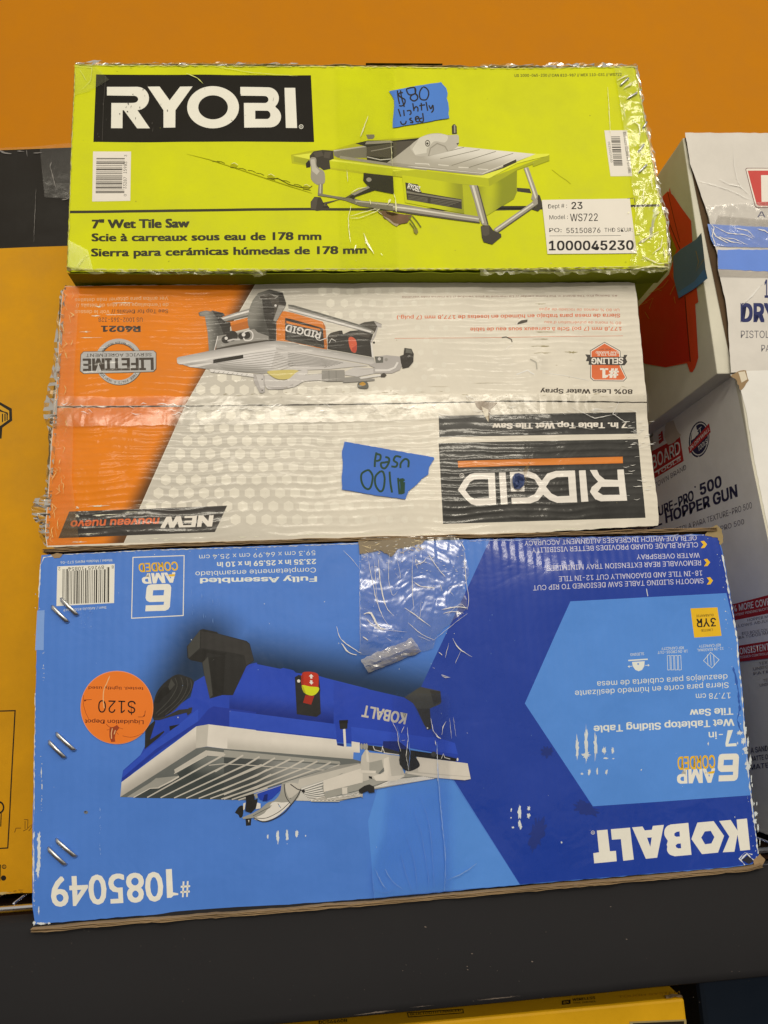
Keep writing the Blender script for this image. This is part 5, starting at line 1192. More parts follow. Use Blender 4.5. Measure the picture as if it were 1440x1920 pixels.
T.text(KT, '23.35 in x 25.59 in x 10 in', z((322, 196))[0], z((-210, 213))[0], 9, .055)
T.text(KT, '59.3 cm x 64.99 cm x 25.4 cm', z((320, 150))[0], z((-308, 174))[0], 8.5, 0)
z = Z(940, 980, 2.88)
GL = kp((196, 190, 196))
for t, a_, b_, h in (('SMOOTH SLIDING TABLE SAW DESIGNED TO RIP CUT', (1090, 300), (168, 340), 9.5), ('18-IN TILE AND DIAGONALLY CUT 12-IN TILE', (1082, 259), (306, 292), 9.5), ('REMOVABLE REAR EXTENSION TRAY MINIMIZES', (1076, 203), (244, 234), 9.5), ('WATER OVERSPRAY', (1070, 163), (728, 173), 9),
                     ('CLEAR BLADE GUARD PROVIDES BETTER VISIBILITY', (1062, 105), (165, 135), 9.5), ('OF BLADE WHICH INCREASES ALIGNMENT ACCURACY', (1056, 68), (126, 97), 9)):
    T.text(GL, t, z(a_)[0], z(b_)[0], h, .008)
for (x, y) in ((1100, 100), (1115, 198), (1130, 297)): T.poly(KY, z((x-22, y), (x-4, y-3), (x+12, y+16), (x-2, y+36), (x-22, y+38), (x-8, y+18)))
T.text(KT, '17.78 cm', z((1238, 918))[0], z((1050, 924))[0], 10.5, .004); T.text(KT, 'Sierra para corte en húmedo deslizante', z((1228, 862))[0], z((396, 908))[0], 10.5, .004)
T.text(KT, 'deazulejos para cubierta de mesa', z((1222, 818))[0], z((516, 858))[0], 10.5, .004)
T.text(KT, 'Tile Saw', z((1250, 1000))[0], z((1018, 1010))[0], 12.5, .05); T.text(KT, 'Wet Tabletop Sliding Table', z((1256, 1060))[0], z((500, 1098))[0], 12.5, .05)
z = Z(1240, 1360, 6.4)
T.text(KT, '-in', z((738, 74))[0], z((570, 82))[0], 13, .03); T.poly(KT, z((800, 60), (862, 56), (806, 222), (900, 213), (905, 250), (776, 256), (772, 222)))
# small icon captions and icons
z = Z(940, 980, 2.88)
T.text(KT, '12-IN DIAGONAL', z((1200, 672))[0], z((1058, 682))[0], 5, 0); T.text(KT, 'RIP CAPACITY', z((1185, 653))[0], z((1068, 660))[0], 5, 0)
T.text(KT, '18-IN CROSS-CUT', z((1006, 686))[0], z((842, 694))[0], 5, 0); T.text(KT, 'RIP CAPACITY', z((984, 668))[0], z((862, 673))[0], 5, 0); T.text(KT, 'SLIDING', z((768, 700))[0], z((694, 706))[0], 5, 0)
T.stroke(KT, z((1133, 700), (1178, 740), (1140, 785), (1094, 745)), .9, closed=True)
for x in (1118, 1135, 1152): T.stroke(KT, z((x-3, 712), (x+1, 772)), .9)
for x in (894, 914, 934, 954): T.stroke(KT, z((x, 718), (x+14, 717), (x+17, 794), (x+3, 796)), .8, closed=True)
T.poly(KT, z(*([(706, 752)]+arc(737, 762, 34, 40, 178, 0)+[(770, 750)])) if False else z((704, 752), (708, 775), (722, 795), (740, 802), (758, 795), (770, 775), (772, 748)))
T.poly(KT, z((683, 741), (788, 734), (789, 741), (684, 748))); T.stroke(KT, z((682, 777), (705, 775)), 1); T.stroke(KT, z((775, 771), (798, 770)), 1)
T.poly(KT, z((680, 777), (690, 770), (691, 784))); T.poly(KT, z((799, 770), (789, 763), (790, 777))); T.ell(lb2, z((737, 763))[0], 1.6)
# model and item lines near the barcode
z = Z(90, 1040, 5.5385)
T.text(KT, 'Model / Modelo #KWS S72-06', z((665, 45))[0], z((130, 70))[0], 4.6, 0); T.text(KT, 'Item / Artículo #1085049', z((605, 535))[0], z((160, 565))[0], 4.6, 0)
T.build()
pb = Part('printed_amp_badge', FK, kb, 'white outlined six amp badge')
pb.stroke(KW, z((882, 28), (1412, 8), (1404, 632), (868, 660)), 1.7, closed=True)
def six(part, m_, f, sq):
    part.poly(m_, [f(x, y) for x, y in ((.0, 1), (.02, .78), (.70, .78), (.72, .66), (.16, .66), (.05, .60), (.01, .50), (.05, .12), (.1, .03), (.22, 0), (.86, 0), (.95, .04), (.99, .14), (.94, .86), (.88, .95), (.76, 1))], [[f(x, y) for x, y in ((.30, .22), (.72, .22), (.70, .42), (.28, .42))]])
six(pb, KW, lambda x, y: z((1010+x*272-(0 if y < .7 else 0), 310+y*278-x*8))[0], 0)
pb.text(KW, 'AMP', z((1314, 185))[0], z((972, 200))[0], 18, .08, shear=-.12); pb.text(KY, 'CORDED', z((1340, 72))[0], z((940, 92))[0], 16, .045, shear=-.06)
pb.poly(KY, z((1252, 205), (1318, 200), (1318, 222), (1256, 228)))
z = Z(1240, 1360, 6.4)
pb2 = Part('printed_amp_badge', FK, kb)
six(pb2, KW, lambda x, y: z((674+x*262+ (12 if y > .7 else 0)*(1-x), 345+y*328-x*8))[0], 0)
pb2.text(KW, 'AMP', z((636, 520))[0], z((195, 535))[0], 25, .08); pb2.text(KY, 'CORDED', z((640, 358))[0], z((195, 380))[0], 24, .045); pb2.poly(KY, z((560, 560), (640, 545), (636, 575), (566, 582)))
pb2.build(); pb.build()
yr = Part('printed_guarantee_badge', FK, kb, 'yellow three year guarantee square'); z = Z(940, 980, 2.88); KK = kp((40, 34, 24))
yr.poly(KY, z((1021, 463), (1167, 457), (1190, 611), (1043, 621)))
yr.text(KK, '3YR', z((1158, 514))[0], z((1055, 520))[0], 15.5, .035); yr.text(KK, 'GUARANTEE', z((1147, 492))[0], z((1052, 498))[0], 4.3, .01); yr.text(KK, 'LIMITED', z((1143, 572))[0], z((1080, 576))[0], 4.3, .01)
yr.build()
bc = Part('barcode_label', FK, kb, 'white barcode printed upside down'); z = Z(90, 1040, 5.5385)
bc.poly(KW, z((97, 122), (692, 96), (686, 502), (88, 534)))
rnd = random.Random(22); x = 150; bars = []; x2 = 150
while x < 630:
    w = rnd.choice([5, 7, 10, 15]); lg_ = x < 200 or 380 < x < 400 or x > 590; top_ = (150 if lg_ else 172)-(x-150)*.045; bot_ = 516-(x-150)*.045
    bars.append(z((x+3, top_), (x+3+w, top_), (x+w, bot_), (x, bot_))); x += w+rnd.choice([5, 7, 10, 14])
bc.polys(KK, bars)
bc.text(KK, '89265', z((580, 112))[0], z((415, 122))[0], 6.5, .01); bc.text(KK, '10854', z((372, 125))[0], z((210, 132))[0], 6.5, .01); bc.text(KK, '8', z((682, 112))[0], z((660, 113))[0], 5.5); bc.text(KK, '2', z((128, 132))[0], z((108, 133))[0], 5.5)
bc.build()
# ---- printed picture of the blue saw
pc = Part('printed_picture', FK, kb)
def Q(*c): return kp(c, .42, .05, .14)
a = Z(220, 1170, 5.5385); b = Z(220, 1340, 5.5385); c = Z(430, 1240, 5.5385); d = Z(420, 1380, 5.5385); e = Z(640, 1240, 5.5385)
k1, k2, k3, k4 = Q(36, 34, 30), Q(48, 45, 40), Q(62, 60, 52), Q(28, 26, 22)
u1, u2, u3, u4 = Q(34, 62, 152), Q(28, 50, 134), Q(42, 72, 164), Q(22, 36, 96)
w1, w2, w3, w4, w5 = Q(204, 192, 168), Q(184, 174, 152), Q(150, 144, 126), Q(214, 204, 182), Q(98, 98, 88); gd = Q(70, 72, 66)
# blue housing
pc.poly(u1, a((1440, 400), (1330, 430), (1200, 740), (900, 540), (800, 600), (760, 760), (640, 840), (380, 1000), (330, 1230), (280, 1280), (240, 1360), (60, 1520), (40, 1640), (820, 1060), (950, 1040), (1440, 1100))+[(480, 1368), (482, 1243)])
pc.poly(kp((36, 66, 158), .42, .05, .12, grad=((20, 40, 112), ((tuple(FK.hit(*c((0, 520))[0])), tuple(FK.hit(*c((1440, 700))[0]))),), 0, .022)), c((0, 370), (200, 75), (270, 25), (530, 78), (560, 68), (665, 92), (690, 118), (940, 155), (1020, 178), (1440, 285), (1440, 860), (1250, 835), (0, 690)))
pc.poly(u1, e((-80, 205), (0, 225), (650, 375), (750, 440), (780, 520), (880, 700), (930, 720), (960, 780), (1180, 845), (1215, 970), (1200, 995), (600, 880), (430, 830), (430, 880), (-80, 840)))
pc.poly(u2, a((950, 880), (1000, 855), (1440, 915), (1440, 1100), (950, 1042), (820, 1060), (400, 1340), (60, 1640), (50, 1600), (400, 1300), (840, 1010)))
pc.poly(u3, a((60, 1530), (240, 1370), (300, 1300), (540, 1120), (840, 880), (840, 1010), (400, 1300), (50, 1600)))
pc.poly(u3, c((0, 510), (700, 600), (1100, 650), (1115, 800), (0, 680)))
pc.poly(u3, e((100, 680), (560, 740), (900, 790), (960, 785), (1180, 850), (1210, 965), (720, 900), (600, 870), (110, 835)))
pc.poly(u4, e((435, 830), (600, 830), (660, 880), (720, 920), (600, 970), (500, 935), (430, 890)))
pc.poly(k4, e((600, 905), (980, 960), (1200, 1010), (1190, 1040), (700, 985), (600, 970))); pc.poly(k2, e((190, 860), (430, 890), (600, 940), (600, 975), (250, 920), (200, 900)))
for x in (210, 240, 262): pc.ell(w3, e((x, 885))[0], 2.6, 6)
pc.stroke(w4, e((330, 880), (345, 920), (420, 940), (430, 880)), 1.2); pc.stroke(w4, e((440, 950), (600, 970)), 1.4); pc.stroke(w4, e((1040, 1010), (1060, 960), (1075, 1000), (1130, 1015)), 1.2); pc.stroke(w4, e((430, 900), (450, 950)), 1)
pc.ell(k3, e((960, 965))[0], 5)
pc.ell(w4, e((1208, 1020))[0], 1.6, 3)
# left handle and cord
pc.poly(k1, a((750, 200), (860, 60), (890, 52), (1030, 82), (1050, 100), (1340, 175), (1375, 205), (1420, 380), (1340, 440), (1200, 740), (1090, 738), (960, 775), (900, 520), (880, 400), (760, 375), (728, 350), (722, 230)))
pc.poly(k3, a((750, 200), (860, 65), (855, 250), (740, 355), (728, 240))); pc.poly(k4, a((740, 360), (860, 260), (1140, 305), (1110, 330), (930, 300), (900, 400), (770, 378)))
pc.poly(k2, a((870, 75), (1030, 100), (1340, 185), (1330, 330), (1200, 300), (870, 250))); pc.poly(k3, a((885, 400), (940, 340), (965, 520), (990, 740), (960, 772), (905, 530))); pc.poly(k4, a((950, 350), (1120, 330), (1100, 735), (1000, 745)))
pc.poly(k2, a((1340, 190), (1372, 210), (1415, 375), (1340, 430), (1320, 330)))
pc.poly(k1, smooth(a((380, 800), (450, 650), (600, 530), (700, 540), (790, 590), (760, 720), (640, 850), (560, 920), (380, 1000)), 4))
pc.poly(k4, smooth(a((390, 800), (480, 660), (560, 690), (480, 760), (430, 820)), 4)); pc.poly(k3, a((560, 570), (600, 630), (545, 690), (530, 650)))
for i, q in enumerate((((400, 930), (540, 790), (620, 650), (600, 560)), ((420, 950), (600, 800), (680, 650), (660, 550)), ((500, 940), (660, 790), (730, 650), (720, 560)), ((560, 920), (700, 780), (770, 660), (760, 580)))): pc.stroke(k3, smooth(a(*q), 4, False), 1.4)
pc.poly(k2, a((370, 985), (500, 960), (640, 890), (740, 880), (740, 870), (780, 865), (770, 920), (730, 950), (720, 920), (560, 960), (430, 1000))); pc.poly(k1, a((290, 1090), (390, 1000), (395, 1020), (340, 1200), (480, 1110), (490, 1120), (430, 1180), (285, 1300)))
pc.poly(k4, a((540, 1060), (650, 1040), (545, 1110)))
# switch
pc.poly(k1, c((680, 165), (720, 140), (760, 150), (940, 300), (950, 545), (905, 578), (700, 550))); pc.ell(w4, c((720, 204))[0], 3)
pc.poly(k1, c((760, 150), (930, 160), (945, 300), (940, 340)))
RD, RD2, YE, YE2 = Q(176, 46, 24), Q(150, 38, 22), Q(196, 196, 20), Q(168, 160, 18)
pc.poly(RD, smooth(c((755, 130), (800, 108), (880, 115), (925, 145), (925, 250), (920, 275), (840, 265), (752, 250)), 3)); pc.poly(RD2, c((745, 150), (768, 120), (770, 255), (750, 250)))
pc.poly(YE, smooth(c((755, 248), (840, 262), (925, 270), (925, 310), (880, 352), (820, 350), (770, 315)), 3)); pc.poly(YE2, c((750, 250), (768, 262), (800, 345), (770, 320)))
pc.poly(RD2, c((790, 350), (882, 358), (850, 450), (765, 430))); pc.poly(w4, c((850, 132), (875, 158), (860, 158), (862, 180), (840, 178), (840, 158), (825, 155))); pc.poly(w4, c((838, 195), (862, 198), (862, 218), (875, 220), (852, 243), (828, 215), (840, 216)))
# white table side, left wing and front
def GK(c1, c2, seg, r, r0=0): return kp(c1, .42, .05, .12, grad=(c2, ((tuple(FK.hit(*seg[0])), tuple(FK.hit(*seg[1]))),), r0, r))
pc.poly(GK((212, 200, 176), (170, 160, 140), b((30, 855), (820, 350)), .014), b((45, 700), (820, 122), (948, 100), (1440, 160), (1440, 395), (930, 330), (820, 350), (30, 855))); pc.poly(w2, b((822, 122), (948, 100), (930, 330), (815, 345)))
pc.poly(GK((212, 200, 176), (180, 170, 148), c((-20, 905), (1285, 1020)), .012), c((-20, 685), (1110, 812), (1120, 870), (1200, 885), (1270, 888), (1270, 832), (1355, 845), (1355, 950), (1290, 945), (1285, 1020), (1190, 1025), (-20, 905)))
pc.poly(w4, c((-20, 685), (1110, 812), (1112, 820), (-20, 696)))
# grid underside: light shelf then dark bays between ribs
pc.poly(w5, b((30, 855), (820, 350), (930, 332), (1440, 395), (1440, 800), (1330, 890), (1000, 880)))
pc.poly(w5, d((0, 130), (1340, 240), (1440, 270), (1440, 620), (1180, 680), (750, 670), (600, 500), (220, 620), (0, 660)))
pc.poly(w2, b((920, 370), (1440, 430), (1440, 460), (920, 425), (600, 610), (590, 570))); pc.poly(w3, b((350, 700), (400, 660), (590, 640), (640, 640), (430, 760), (340, 760), (170, 858), (100, 855)))
pc.poly(w3, d((0, 145), (1200, 265), (1210, 290), (0, 215)))
pc.poly(GK((58, 62, 56), (112, 112, 100), b((925, 430), (1440, 470)), .022), b((925, 430), (1440, 470), (1440, 760), (1300, 880), (170, 862), (340, 770), (440, 755), (640, 640), (620, 610)))
pc.poly(GK((66, 68, 62), (140, 136, 122), d((700, 300), (1180, 305)), .040), d((0, 222), (1180, 305), (1040, 350), (600, 480), (230, 610), (0, 655)))
ribs = [((1120, 410), (930, 515), (310, 860)), ((1300, 425), (1170, 505), (450, 862)), ((1440, 460), (1340, 520), (590, 865)), ((1500, 520), (1400, 560), (715, 868)), ((1560, 570), (1440, 635), (845, 870)), ((1600, 620), (1440, 700), (965, 872)), ((1600, 690), (1440, 760), (1080, 876)), ((1560, 760), (1440, 800), (1190, 880)), ((1500, 810), (1400, 840), (1265, 886)), ((640, 640), (560, 690), (430, 755))]
for q in ribs: pc.stroke(w2, b(*q), [3.4, 3.2, 2.2])
ribs2 = [((200, 200), (60, 280), (-90, 370)), ((370, 215), (230, 300), (-60, 430)), ((530, 228), (390, 310), (-60, 500)), ((690, 240), (530, 320), (-20, 560)), ((830, 250), (690, 325), (0, 610)), ((970, 262), (840, 330), (0, 655)), ((1110, 272), (1000, 330), (80, 660)), ((1200, 300), (1050, 360), (150, 665))]
for q in ribs2: pc.stroke(w2, d(*q), [3.2, 3.0, 2.2])
pc.stroke(w2, b((950, 525), (1100, 510), (1290, 520), (1440, 530)), 1.6); pc.stroke(w2, d((0, 290), (240, 300), (500, 320), (830, 340), (1050, 355)), 1.6)
pc.stroke(w1, b((170, 860), (340, 765), (430, 760), (640, 645)), 1.4); pc.stroke(w1, b((590, 612), (930, 425)), 1.2)
# right table and its fence
pc.poly(GK((140, 134, 118), (192, 184, 164), d((700, 640), (1440, 560)), .024), d((600, 490), (1210, 300), (1400, 280), (1440, 300), (1440, 620), (1180, 680), (750, 670), (720, 560)))
pc.poly(w2, d((780, 450), (1440, 280), (1440, 330), (1030, 460), (760, 540)))
for i in range(9): pc.stroke(w4, d((780+i*15, 560+i*14), (1040+i*20, 470+i*26)), 1.7); pc.stroke(gd, d((790+i*15, 568+i*14), (1040+i*20, 482+i*25)), 1.0)
for i in range(7): pc.stroke(w1, d((900+i*40, 668), (1180+i*40, 585+i*6), (1440, 540+i*16)), 1.4); pc.stroke(gd, d((920+i*40, 668), (1190+i*40, 592+i*6), (1440, 548+i*16)), .9)
pc.poly(w3, e((-160, 1430), (330, 1330), (1000, 1210), (640, 1160), (0, 1160), (-200, 1300)))
for i in range(6): pc.stroke(w4, e((-150+i*60, 1425-i*8), (330+i*40, 1310-i*16), (960-i*20, 1215-i*4)), 1.3); pc.stroke(w5, e((-120+i*60, 1412-i*8), (330+i*40, 1300-i*16), (900-i*20, 1212-i*4)), .8)
pc.poly(w2, e((660, 1160), (700, 1000), (800, 1000), (1310, 1062), (1342, 1218), (1280, 1232), (960, 1205)));  pc.poly(w1, e((700, 1150), (900, 1170), (1335, 1200), (1342, 1220), (1280, 1233), (960, 1206), (680, 1165)))
pc.poly(w1, e((780, 990), (1310, 1058), (1335, 1195), (800, 1150)));
pc.poly(w2, e((0, 1170), (200, 1080), (280, 1110), (285, 1230), (0, 1310), (-180, 1350), (-180, 1250))); pc.poly(w1, d((1030, 460), (1440, 330), (1440, 480), (1035, 580)))
pc.poly(w2, e((200, 1060), (210, 980), (250, 915), (270, 915), (290, 945), (440, 960), (600, 980), (610, 1050), (640, 1130), (660, 1180), (500, 1240), (360, 1240), (290, 1190), (205, 1155)))
pc.poly(w1, e((255, 920), (275, 925), (290, 1045), (262, 1040))); pc.poly(w1, e((440, 1010), (490, 990), (520, 1190), (640, 1180), (660, 1190), (560, 1240), (360, 1240), (330, 1190), (440, 1160)))
pc.poly(w3, e((290, 1050), (420, 1020), (440, 1120), (380, 1170), (290, 1130)));  pc.poly(w5, e((380, 1165), (440, 1100), (445, 1140), (400, 1170))); pc.poly(w1, e((205, 1130), (360, 1135), (355, 1160), (205, 1156)))
pc.poly(k4, e((285, 1190), (318, 1195), (318, 1220), (288, 1210)))
pc.poly(w1, e((5, 1310), (65, 1305), (70, 1370), (10, 1380)));  pc.poly(w3, e((60, 1310), (70, 1310), (72, 1368), (62, 1372)))
pc.poly(k1, e((180, 1330), (240, 1290), (290, 1275), (340, 1300), (345, 1360), (290, 1365), (270, 1345), (210, 1372), (182, 1360))); pc.poly(k1, smooth(e((600, 1010), (625, 935), (740, 930), (770, 990), (810, 1060), (800, 1100), (710, 1140), (650, 1120), (600, 1060)), 3)); pc.poly(k3, e((680, 935), (700, 935), (715, 1130), (680, 1120)))
pc.poly(w2, e((545, 1000), (600, 1030), (605, 1080), (560, 1060)))
# lever
pc.poly(k1, c((1140, 620), (1230, 610), (1225, 700), (1150, 705))); pc.poly(k4, c((1140, 612), (1232, 608), (1232, 640), (1142, 645))); pc.poly(w4, c((1180, 705), (1205, 702), (1215, 885), (1190, 885))); pc.poly(u4, c((1120, 850), (1190, 855), (1190, 885), (1120, 872)))
# right black foot
pc.poly(k3, e((655, 375), (780, 290), (825, 265), (1030, 310), (1040, 420), (1025, 445), (920, 490), (935, 700), (895, 715), (860, 660), (780, 490), (740, 430))); pc.poly(k2, e((780, 490), (920, 490), (935, 700), (895, 715), (860, 650))); pc.poly(k2, e((920, 300), (1030, 312), (1040, 420), (960, 450))); pc.ell(w4, e((895, 693))[0], 1.4)
pc.text(w2, 'KOBALT', e((680, 545))[0], e((235, 458))[0], 19.5, .07, h1=21)
# blade and guard
pc.poly(u1, d((340, 600), (600, 510), (590, 560), (500, 650), (440, 680), (370, 660))); pc.poly(u4, d((420, 610), (455, 600), (450, 670), (400, 680)))
pc.poly(w3, smooth(d((600, 500), (640, 480), (740, 490), (800, 540), (770, 640), (700, 700), (640, 760), (540, 840), (430, 880), (360, 880), (310, 840), (440, 700), (520, 670), (580, 600)), 3)); pc.poly(w4, smooth(d((500, 690), (600, 690), (690, 690), (640, 760), (540, 840), (430, 882), (340, 872), (320, 850), (420, 800)), 3))
pc.stroke(k2, smooth(d((310, 850), (400, 888), (500, 870), (620, 800), (700, 710), (760, 630), (800, 550)), 4, False), 1.8); pc.stroke(k3, smooth(d((330, 850), (440, 850), (580, 780), (680, 690)), 4, False), 1.2); pc.stroke(k2, smooth(d((625, 500), (640, 620), (690, 700)), 3, False), 1.4); pc.stroke(k3, d((720, 490), (730, 560), (690, 650)), 1.2); pc.stroke(k3, d((560, 700), (590, 745)), 1)
pc.poly(w2, smooth(d((640, 490), (780, 500), (790, 560), (700, 640), (660, 620)), 3)); pc.stroke(k2, d((690, 500), (760, 550), (840, 575)), 1.8); pc.ell(k1, d((825, 572))[0], 3)
pc.poly(k1, d((225, 620), (310, 600), (320, 660), (350, 650), (340, 740), (280, 800), (220, 780), (230, 690))); pc.poly(k1, smooth(d((150, 740), (180, 722), (200, 740), (195, 830), (165, 852), (148, 820), (115, 800), (120, 785)), 3)); pc.poly(k1, d((222, 860), (285, 850), (278, 930), (228, 935))); pc.poly(w4, d((250, 875), (262, 872), (258, 900)))
pc.poly(w3, d((190, 845), (300, 800), (440, 720), (500, 720), (420, 790), (300, 850), (200, 862))); pc.poly(w4, d((200, 700), (225, 690), (215, 760), (200, 770))); pc.poly(w4, d((345, 690), (380, 700), (380, 750), (330, 760))); pc.stroke(k3, d((300, 830), (430, 760), (480, 740)), 1); pc.poly(w3, d((310, 600), (345, 595), (350, 640), (330, 650)))
pc.build()
# ---- round price sticker
sk = Part('price_sticker', FK, kb, 'round orange sticker with a printed price of 120 dollars, upside down', extra=.0005)
OS = pm((222, 112, 30), 'plain', .35, .45, grime=.04, coat=.2); DR = pm((80, 22, 14), 'plain', .4, .4); SK = pm((30, 18, 14), 'plain', .4, .4); BR = pm((146, 60, 26), 'plain', .4, .4)
z = Z(140, 1250, 9)
sk.ell(pm((226, 140, 90)), z((716, 688))[0], 68.3, 68.7, n=64); sk.ell(OS, z((717, 690))[0], 67.3, 67.6, n=64)
serif = 'serif'
sk.text(DR, 'tested. lightly used', z((1163, 345))[0], z((240, 332))[0], 5.6, .015); sk.text(DR, 'Liquidation Depot', z((1165, 905))[0], z((178, 890))[0], 7.2, .022)
sk.text(SK, '$120', z((1035, 580))[0], z((402, 565))[0], 23, .0)
sk.stroke(BR, z((150, 480), (150, 640), (190, 780), (240, 880)), .9); sk.stroke(DR, z((165, 560), (290, 555)), .8); sk.poly(DR, z((160, 560), (215, 555), (170, 590))); sk.stroke(DR, z((1070, 848), (1150, 848), (1185, 820), (1195, 740)), .8); sk.poly(DR, z((1150, 845), (1188, 800), (1180, 840)))
sk.poly(BR, z((595, 1030), (680, 1010), (715, 980), (760, 1030), (720, 1080), (700, 1100), (680, 1200), (690, 1265), (620, 1270), (590, 1180), (590, 1080)))
sk.stroke(BR, smooth(z((535, 965), (580, 1010), (640, 1025), (700, 1000)), 3, False), 1); sk.stroke(BR, z((545, 1068), (600, 1058)), .8); sk.stroke(BR, z((750, 1030), (820, 1050)), .8); sk.stroke(BR, z((700, 1100), (745, 1145)), .8); sk.stroke(BR, smooth(z((810, 1165), (940, 1190), (1060, 1165), (1170, 1110)), 3, False), .8)
HLt = pm((236, 170, 110), 'plain', .3, .5); sk.stroke(HLt, z((640, 1040), (622, 1120), (626, 1215)), 1.6); sk.stroke(HLt, z((690, 1070), (668, 1140)), 1.5); sk.stroke(HLt, smooth(z((600, 150), (540, 290), (500, 380), (485, 500), (490, 620), (505, 700)), 3, False), [.3]+[1.6]*15)
sk.build()
# ---- worn print and dirt
sc = Part('worn_print', FK, kb, 'white patches where the print has rubbed off', extra=.00012); PW = pm((204, 204, 198), 'plain', .8, .2, grime=.15)
z = Z(480, 1360, 2.88)
for x, y, w, h in ((63, 602, 12, 30), (118, 600, 20, 78), (168, 595, 20, 74), (220, 585, 22, 52), (268, 597, 8, 12), (118, 638, 5, 14), (168, 640, 4, 8), (1378, 460, 8, 22), (1378, 500, 10, 10), (1424, 470, 22, 80), (1424, 530, 20, 50), (1388, 552, 16, 12)): sc.scuff(PW, *z((x, y))[0], w/2.88, h/2.88, x, 0, 26, .5)
z = Z(940, 1360, 2.88)
for x, y, w, h in ((410, 120, 22, 170), (458, 90, 26, 250), (458, 160, 60, 50), (508, 110, 24, 190), (556, 135, 26, 56), (602, 137, 18, 46), (564, 178, 30, 14), (605, 180, 14, 10), (475, 252, 20, 50), (518, 250, 14, 46), (568, 252, 18, 40), (435, 262, 18, 14), (755, 240, 8, 16), (98, 470, 24, 90), (148, 448, 22, 30), (148, 488, 24, 34), (105, 545, 20, 50), (64, 552, 16, 14), (55, 455, 8, 20), (1118, 100, 10, 24), (325, 632, 12, 16)): sc.scuff(PW, *z((x, y))[0], w/2.88, h/2.88, x+y, 0, 30, .6)
z = Z(1240, 1360, 6.4)
for x, y, w, h in ((560, 220, 20, 40), (915, 215, 30, 40), (940, 90, 90, 70), (985, 190, 70, 110), (1010, 290, 80, 80), (1020, 330, 70, 40), (1040, 500, 80, 120), (1020, 460, 70, 60), (1010, 60, 40, 120), (1040, 200, 30, 160), (1065, 420, 40, 160), (1080, 640, 20, 120), (1090, 720, 20, 60), (1130, 1060, 60, 80), (1125, 1150, 50, 90), (1158, 1230, 22, 130), (1110, 940, 20, 60), (1145, 940, 16, 60), (1180, 1400, 12, 120), (880, 1100, 12, 24), (1140, 1590, 30, 60)): sc.scuff(PW, *z((x, y))[0], w/6.4, h/6.4, x+y, 0, 26, .6)
z = Z(40, 1360, 2.88)
for x, y, w, h in ((95, 690, 24, 230), (95, 610, 26, 90), (90, 780, 24, 130), (68, 590, 14, 40), (68, 720, 8, 170), (66, 810, 10, 60), (95, 1000, 10, 60), (110, 1070, 60, 18), (70, 1068, 20, 30), (150, 1068, 20, 14), (108, 250, 8, 60), (112, 330, 8, 40)): sc.scuff(PW, *z((x, y))[0], w/2.88, h/2.88, x+y, 0, 40, .6)
for x, y0, y1, n_, sd_ in ((120, 700, 860, 12, 1), (108, 160, 460, 16, 2), (425, 440, 700, 24, 3)):
    rnd = random.Random(sd_)
    for i in range(n_): o_ = (z if sd_ > 1 else Z(40, 980, 2.88)); sc.scuff(PW if sd_ != 3 else pm((120, 150, 196)), *o_((x+rnd.uniform(-4, 4), rnd.uniform(y0, y1)))[0], rnd.uniform(.8, 2), rnd.uniform(1, 5), i, 0, 8, .6)
rnd = random.Random(17)
for i in range(150):   # fine specks and nicks along the edges and across the face
    k = rnd.random()
    if k < .35: t = rnd.random(); x, y = 1352+70*t+rnd.uniform(-9, 0), 1030+580*t
    elif k < .6: x, y = rnd.uniform(85, 1330), 0; y = 1041-(x-78)*.0305+rnd.uniform(0, 9)
    elif k < .75: x, y = rnd.uniform(63, 76), rnd.uniform(1060, 1720)
    else: x, y = rnd.uniform(90, 1340), rnd.uniform(1060, 1600)
    sc.scuff(PW if rnd.random() < .6 else pm((130, 160, 205)), x, y, rnd.uniform(.7, 3.4), rnd.uniform(.6, 2.6), i, rnd.random()*3, 8, .6)
z = Z(940, 980, 2.88)
for i in range(30):
    x = rnd.uniform(60, 1050); y = 62+(0)*.03+rnd.uniform(0, 45); sc.scuff(pm((176, 176, 196), 'plain', .4, .4), *z((x, y))[0], rnd.uniform(3, 16), rnd.uniform(.8, 2.2), i, -.05, 14, .8)
sc.stroke(PW, z((778, 358), (782, 380), (786, 398)), 1.4)
gs = pm((40, 56, 118), 'rib_v', .6, .3, grime=.3)
for x, y, w, h, a_ in ((1007, 1563, 34, 80, .25), (1098, 1515, 60, 34, .4), (1025, 1410, 26, 26, .4)): sc.scuff(gs, x, y, w, h, 3, a_, 40, .5)
sc.build()
ec = Part('worn_edges', FK, kb, extra=.0002)
rnd = random.Random(77)
EW = pm((206, 204, 190), 'plain', .7, .3)
ragged(ec, EW, [(1354, 1040), (1370, 1130), (1382, 1200), (1384, 1245), (1390, 1290), (1396, 1370), (1403, 1450), (1413, 1540), (1421, 1600)], 2.6, 1)
ragged(ec, EW, [(64, 1690), (62, 1600), (64, 1500), (66, 1300)], 1.4, 2); ragged(ec, EW, [(73, 1120), (76, 1060), (82, 1045), (110, 1041)], 1.8, 3)
ragged(ec, EW, [(120, 1040), (300, 1031), (480, 1026), (680, 1019)], 1.2, 4); ragged(ec, pm((150, 160, 200)), [(880, 1014), (1100, 1009), (1320, 1003)], 1.6, 5)
ragged(ec, EW, [(1388, 1612), (1400, 1600), (1412, 1612), (1420, 1618)], 2.2, 6); ragged(ec, EW, [(1396, 1622), (1386, 1610), (1396, 1598), (1410, 1602)], 1.6, 7)
ec.poly(pm((40, 40, 46)), [(1390, 1612), (1402, 1604), (1412, 1614), (1404, 1620)])
ragged(ec, kp((46, 84, 150)), [(1375, 1250), (1384, 1290), (1387, 1330), (1382, 1350), (1390, 1372)], 3, 8)
